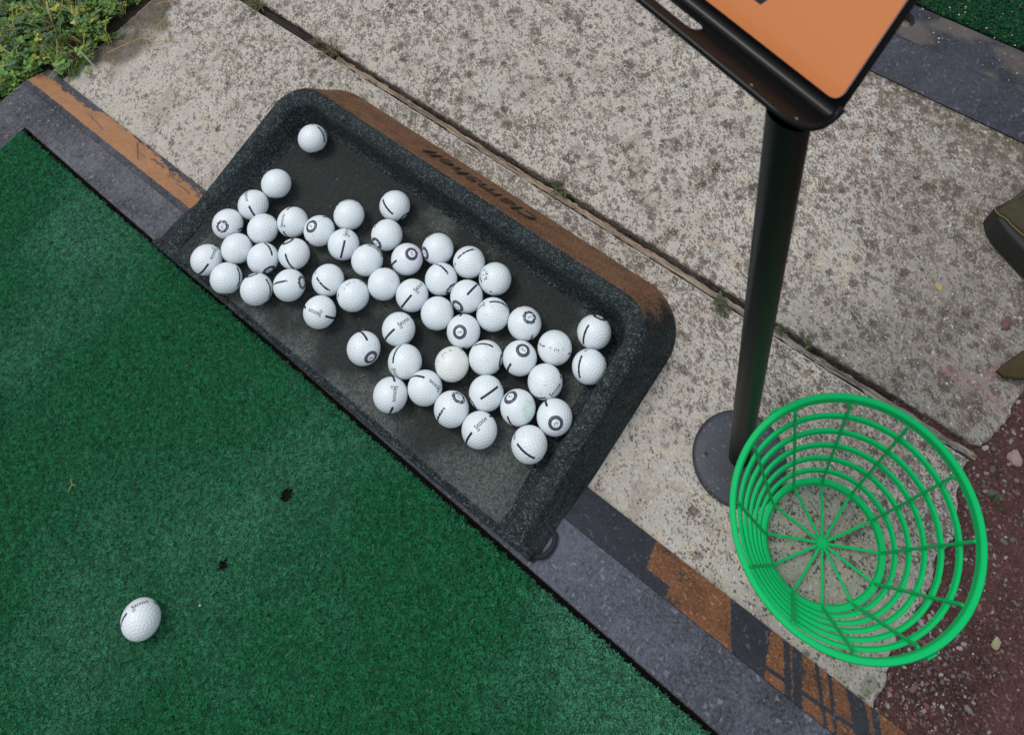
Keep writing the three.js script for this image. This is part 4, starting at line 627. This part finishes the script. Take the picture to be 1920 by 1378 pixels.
{
  const g = thing('grass_stalk', V(-1.263, 0.002, -0.207)); tag(g, 'single tall pale green grass stalk with a curling dry leaf above the weeds', 'grass stalk');
  const lm = new THREE.MeshPhysicalMaterial({ color: new THREE.Color().setRGB(0.16, 0.25, 0.15), roughness: 0.6, side: THREE.DoubleSide }), c = new THREE.CatmullRomCurve3([V(0, 0, 0), V(-0.003, 0.03, -0.012), V(-0.004, 0.06, -0.03), V(-0.010, 0.085, -0.062), V(-0.018, 0.11, -0.10)]);
  part('stem', new THREE.TubeGeometry(c, 30, 0.0016, 7), lm, g);
  part('leaf', blade(0.06, 0.0028, 1.2, 6).rotateX(-0.5).rotateY(-2.2).translate(-0.004, 0.058, -0.03), std({ color: new THREE.Color().setRGB(0.36, 0.34, 0.22), roughness: 0.7, side: THREE.DoubleSide }), g);
}
one('meadow_grass', blade(0.055, 0.0019, 0.9, 6).rotateX(0.05), [0.25, 0.30, 0.18], V(-1.172, 0.012, -0.168), -1.7, 'pale bent grass blade lying out over the corner of the slab', 'grass');
one('meadow_grass', blade(0.085, 0.0016, 1.0, 7).rotateX(-0.1), [0.30, 0.33, 0.14], V(-1.285, 0.03, -0.105), -1.2, 'long thin yellow green grass blade arching beside the frame corner', 'grass');
one('fern_leaf', mergeGeometries([...Array(9)].flatMap((_, i) => [-1, 1].map((s) => leaflet(0.008, 0.0011).rotateY(s * 1.25).translate(0, 0.003, 0.0032 * i))).concat([blade(0.032, 0.0008, 0.3, 4)])), [0.17, 0.21, 0.11], V(-1.215, 0.021, -0.137), 0.15, 'small feathery leaf reaching over the frame corner from the weeds', 'leaf');
{ // a trailing dry runner on the slab
  const c = new THREE.CatmullRomCurve3([[-1.185, 0.006, -0.2], [-1.165, 0.009, -0.235], [-1.150, 0.011, -0.255], [-1.128, 0.008, -0.262], [-1.115, 0.004, -0.278], [-1.098, 0.003, -0.285]].map((p) => V(...p))), c2 = new THREE.CatmullRomCurve3([[-1.150, 0.011, -0.255], [-1.148, 0.012, -0.285], [-1.150, 0.01, -0.31]].map((p) => V(...p))), c3 = new THREE.CatmullRomCurve3([[-1.128, 0.008, -0.262], [-1.115, 0.007, -0.245], [-1.108, 0.003, -0.233]].map((p) => V(...p)));
  tag(top(sh(new THREE.Mesh(mergeGeometries([c, c2, c3].map((q) => new THREE.TubeGeometry(q, 24, 0.0007, 6))), std({ color: 0xb39a63, roughness: 0.8 }))), 'dry_runner'), 'branching straw coloured runner lying on the slab beside the weeds', 'runner');
}
function tuft(pos, s, n, L0, L1, w, col, dry, label) {
  const t = thing('grass_tuft', pos); tag(t, label, 'grass tuft');
  const mk = (c) => new THREE.MeshPhysicalMaterial({ color: new THREE.Color().setRGB(...c), roughness: 0.65, side: THREE.DoubleSide, transmission: 0.2, thickness: 0 });
  part('green_blades', tuftG(s, n, L0, L1, w, 2), mk(col), t); part('dry_blades', tuftG(s + 1, Math.round(n * dry), L0 * 0.9, L1 * 1.2, w * 0.8, 2.2), mk([0.36, 0.27, 0.15]), t); return t;
}
tuft(V(-1.035, 0, -0.417), 401, 60, 0.015, 0.042, 0.0007, [0.12, 0.14, 0.055], 0.6, 'bushy olive grass tuft growing in the joint end nearest the weeds');
tuft(V(-0.855, -0.001, -0.418), 411, 46, 0.012, 0.034, 0.0006, [0.14, 0.15, 0.06], 0.7, 'dry olive grass tuft growing over the joint strip above the tray');
tuft(V(-0.895, -0.001, -0.418), 431, 9, 0.012, 0.03, 0.0005, [0.18, 0.15, 0.07], 1, 'few straw wisps growing in the joint beside the blackened strip');
function weed(pos, s, n, k, label) {
  seed(s); const a = []; for (let i = 0; i < n; i++) a.push(leaflet(rr(0.008, 0.016) * k, rr(0.002, 0.004) * k).rotateX(rr(-0.8, 0)).rotateY(rr(0, 6.28)).translate(rr(-0.012, 0.012) * k, rr(0, 0.008), rr(-0.005, 0.005) * k));
  const w = thing('weed', pos); tag(w, label, 'weed'); const m = (c) => new THREE.MeshPhysicalMaterial({ color: new THREE.Color().setRGB(...c), roughness: 0.6, side: THREE.DoubleSide, transmission: 0.2, thickness: 0 });
  part('leaves', mergeGeometries(a), m([0.068, 0.086, 0.034]), w); part('stems', tuftG(s + 3, Math.max(3, n >> 2), 0.01 * k, 0.026 * k, 0.0004, 1.5), m([0.17, 0.15, 0.06]), w); return w;
}
weed(V(-0.400, 0, -0.424), 501, 16, 0.9, 'tiny dark green weed in the joint above the tray lettering');
weed(V(-0.122, 0, -0.403), 511, 16, 1.0, 'green weed in the joint on the tray side of the sign post');
weed(V(-0.048, 0, -0.417), 521, 8, 0.8, 'small weed in the joint close behind the sign post');
weed(V(-0.012, 0, -0.424), 531, 6, 0.9, 'small sparse weed in the joint between the post and the basket');
weed(V(0.236, -0.012, -0.385), 541, 7, 0.85, 'small leafy weed growing in the red dirt beside the basket');

// ------------------------------------------------------------------ stones and litter
const stoneG = (s, k = 1, rawDetail = 1) => { const g = mergeVertices(new THREE.IcosahedronGeometry(1, rawDetail).deleteAttribute('uv').deleteAttribute('normal')), p = g.attributes.position; seed(s); for (let i = 0; i < p.count; i++) { const q = rr(0.72, 1.12); p.setXYZ(i, p.getX(i) * q, p.getY(i) * q * 0.55, p.getZ(i) * q * k); } const n = g.toNonIndexed(); n.computeVertexNormals(); return n; };
{
  seed(601); const sm = std({ color: 0xffffff, roughness: 0.9 });
  const L = []; while (L.length < 4200) { const x = rr(0.19, 0.75), z = rr(-0.62, 0.1); const near = Math.exp(-((x - 0.235) ** 2 / 0.0026 + (z + 0.17) ** 2 / 0.006)), edge = Math.exp(-((x - 0.225) ** 2) / 0.0012); if (rnd() < 0.10 + 0.9 * near + 0.30 * edge) L.push([x, z, Math.min(0.0036, 0.0006 + 0.0009 * -Math.log(1 - rnd() * 0.97)), rnd(), rnd(), rr(0, 6.28)]); }
  [1, 0.6, 1.5].forEach((k, v) => {
    const l = L.filter((_, i) => i % 3 === v), im = new THREE.InstancedMesh(stoneG(610 + v, k, 0), sm, l.length), M = new THREE.Matrix4(), Q = new THREE.Quaternion(), E = new THREE.Euler();
    l.forEach(([x, z, r, a, b, ro], i) => { M.compose(V(x, -0.014 + 0.014 * (fbm(x * 11, z * 11, 101, 3) - 0.5) + 0.005 * (fbm(x * 60, z * 60, 103, 2) - 0.5) + 0.006 * sstep(0.3, 0.2, x) + r * 0.25, z), Q.setFromEuler(E.set((a - 0.5) * 0.8, ro, (b - 0.5) * 0.8)), V(r, r, r)); im.setMatrixAt(i, M); const t = 0.10 + 0.26 * a * a; im.setColorAt(i, b < 0.55 ? cTmp.setRGB(t * 1.05, t * 0.86, t * 0.86) : b < 0.85 ? cTmp.setRGB(0.16 * (0.6 + a), 0.07 * (0.6 + a), 0.062 * (0.6 + a)) : cTmp.setRGB(t * 1.2, t * 1.1, t)); });
    im.castShadow = im.receiveShadow = true; top(im, 'gravel'); im.userData.kind = 'stuff'; im.userData.label = 'loose grey and pink stone chips scattered on the red dirt';
  });
}
const stone = (pos, r, col, s, label, k = 1) => { const m = top(sh(new THREE.Mesh(stoneG(s, k), std({ color: new THREE.Color().setRGB(...col), roughness: 0.9 }))), 'stone', pos); m.scale.setScalar(r); return tag(m, label, 'stone'); };
stone(V(0.241, -0.006, -0.441), 0.0095, [0.34, 0.24, 0.23], 701, 'largest pale pink stone on the red dirt above the basket');
stone(V(0.292, -0.011, -0.253), 0.0042, [0.34, 0.32, 0.18], 702, 'flat pale yellow stone on the red dirt beyond the basket', 1.7);
stone(V(0.175, 0.003, -0.584), 0.0062, [0.15, 0.075, 0.085], 703, 'dark red pebble on the far slab between bag and strap', 1.6);
stone(V(-0.433, 0.0235, 0.244), 0.0016, [0.5, 0.5, 0.42], 704, 'tiny pale grit grain on the turf near the single ball');
one('dry_leaf', mergeGeometries([leaflet(0.014, 0.004), blade(0.012, 0.0004, 0.3, 2).rotateY(3.0)]), [0.46, 0.34, 0.13], V(0.084, 0.0015, -0.587), 0.9, 'small dry yellow leaf lying on the far slab behind the post', 'leaf');
one('straw', mergeGeometries([blade(0.012, 0.0006, 0.3, 3), blade(0.009, 0.0005, 0.4, 3).rotateY(1.2), blade(0.008, 0.0005, 0.4, 3).rotateY(3.4)]), [0.42, 0.33, 0.12], V(-0.665, 0.0245, 0.255), 0.7, 'tiny crossed straw bits lying on the green turf', 'straw');

renderer.render(scene, camera);
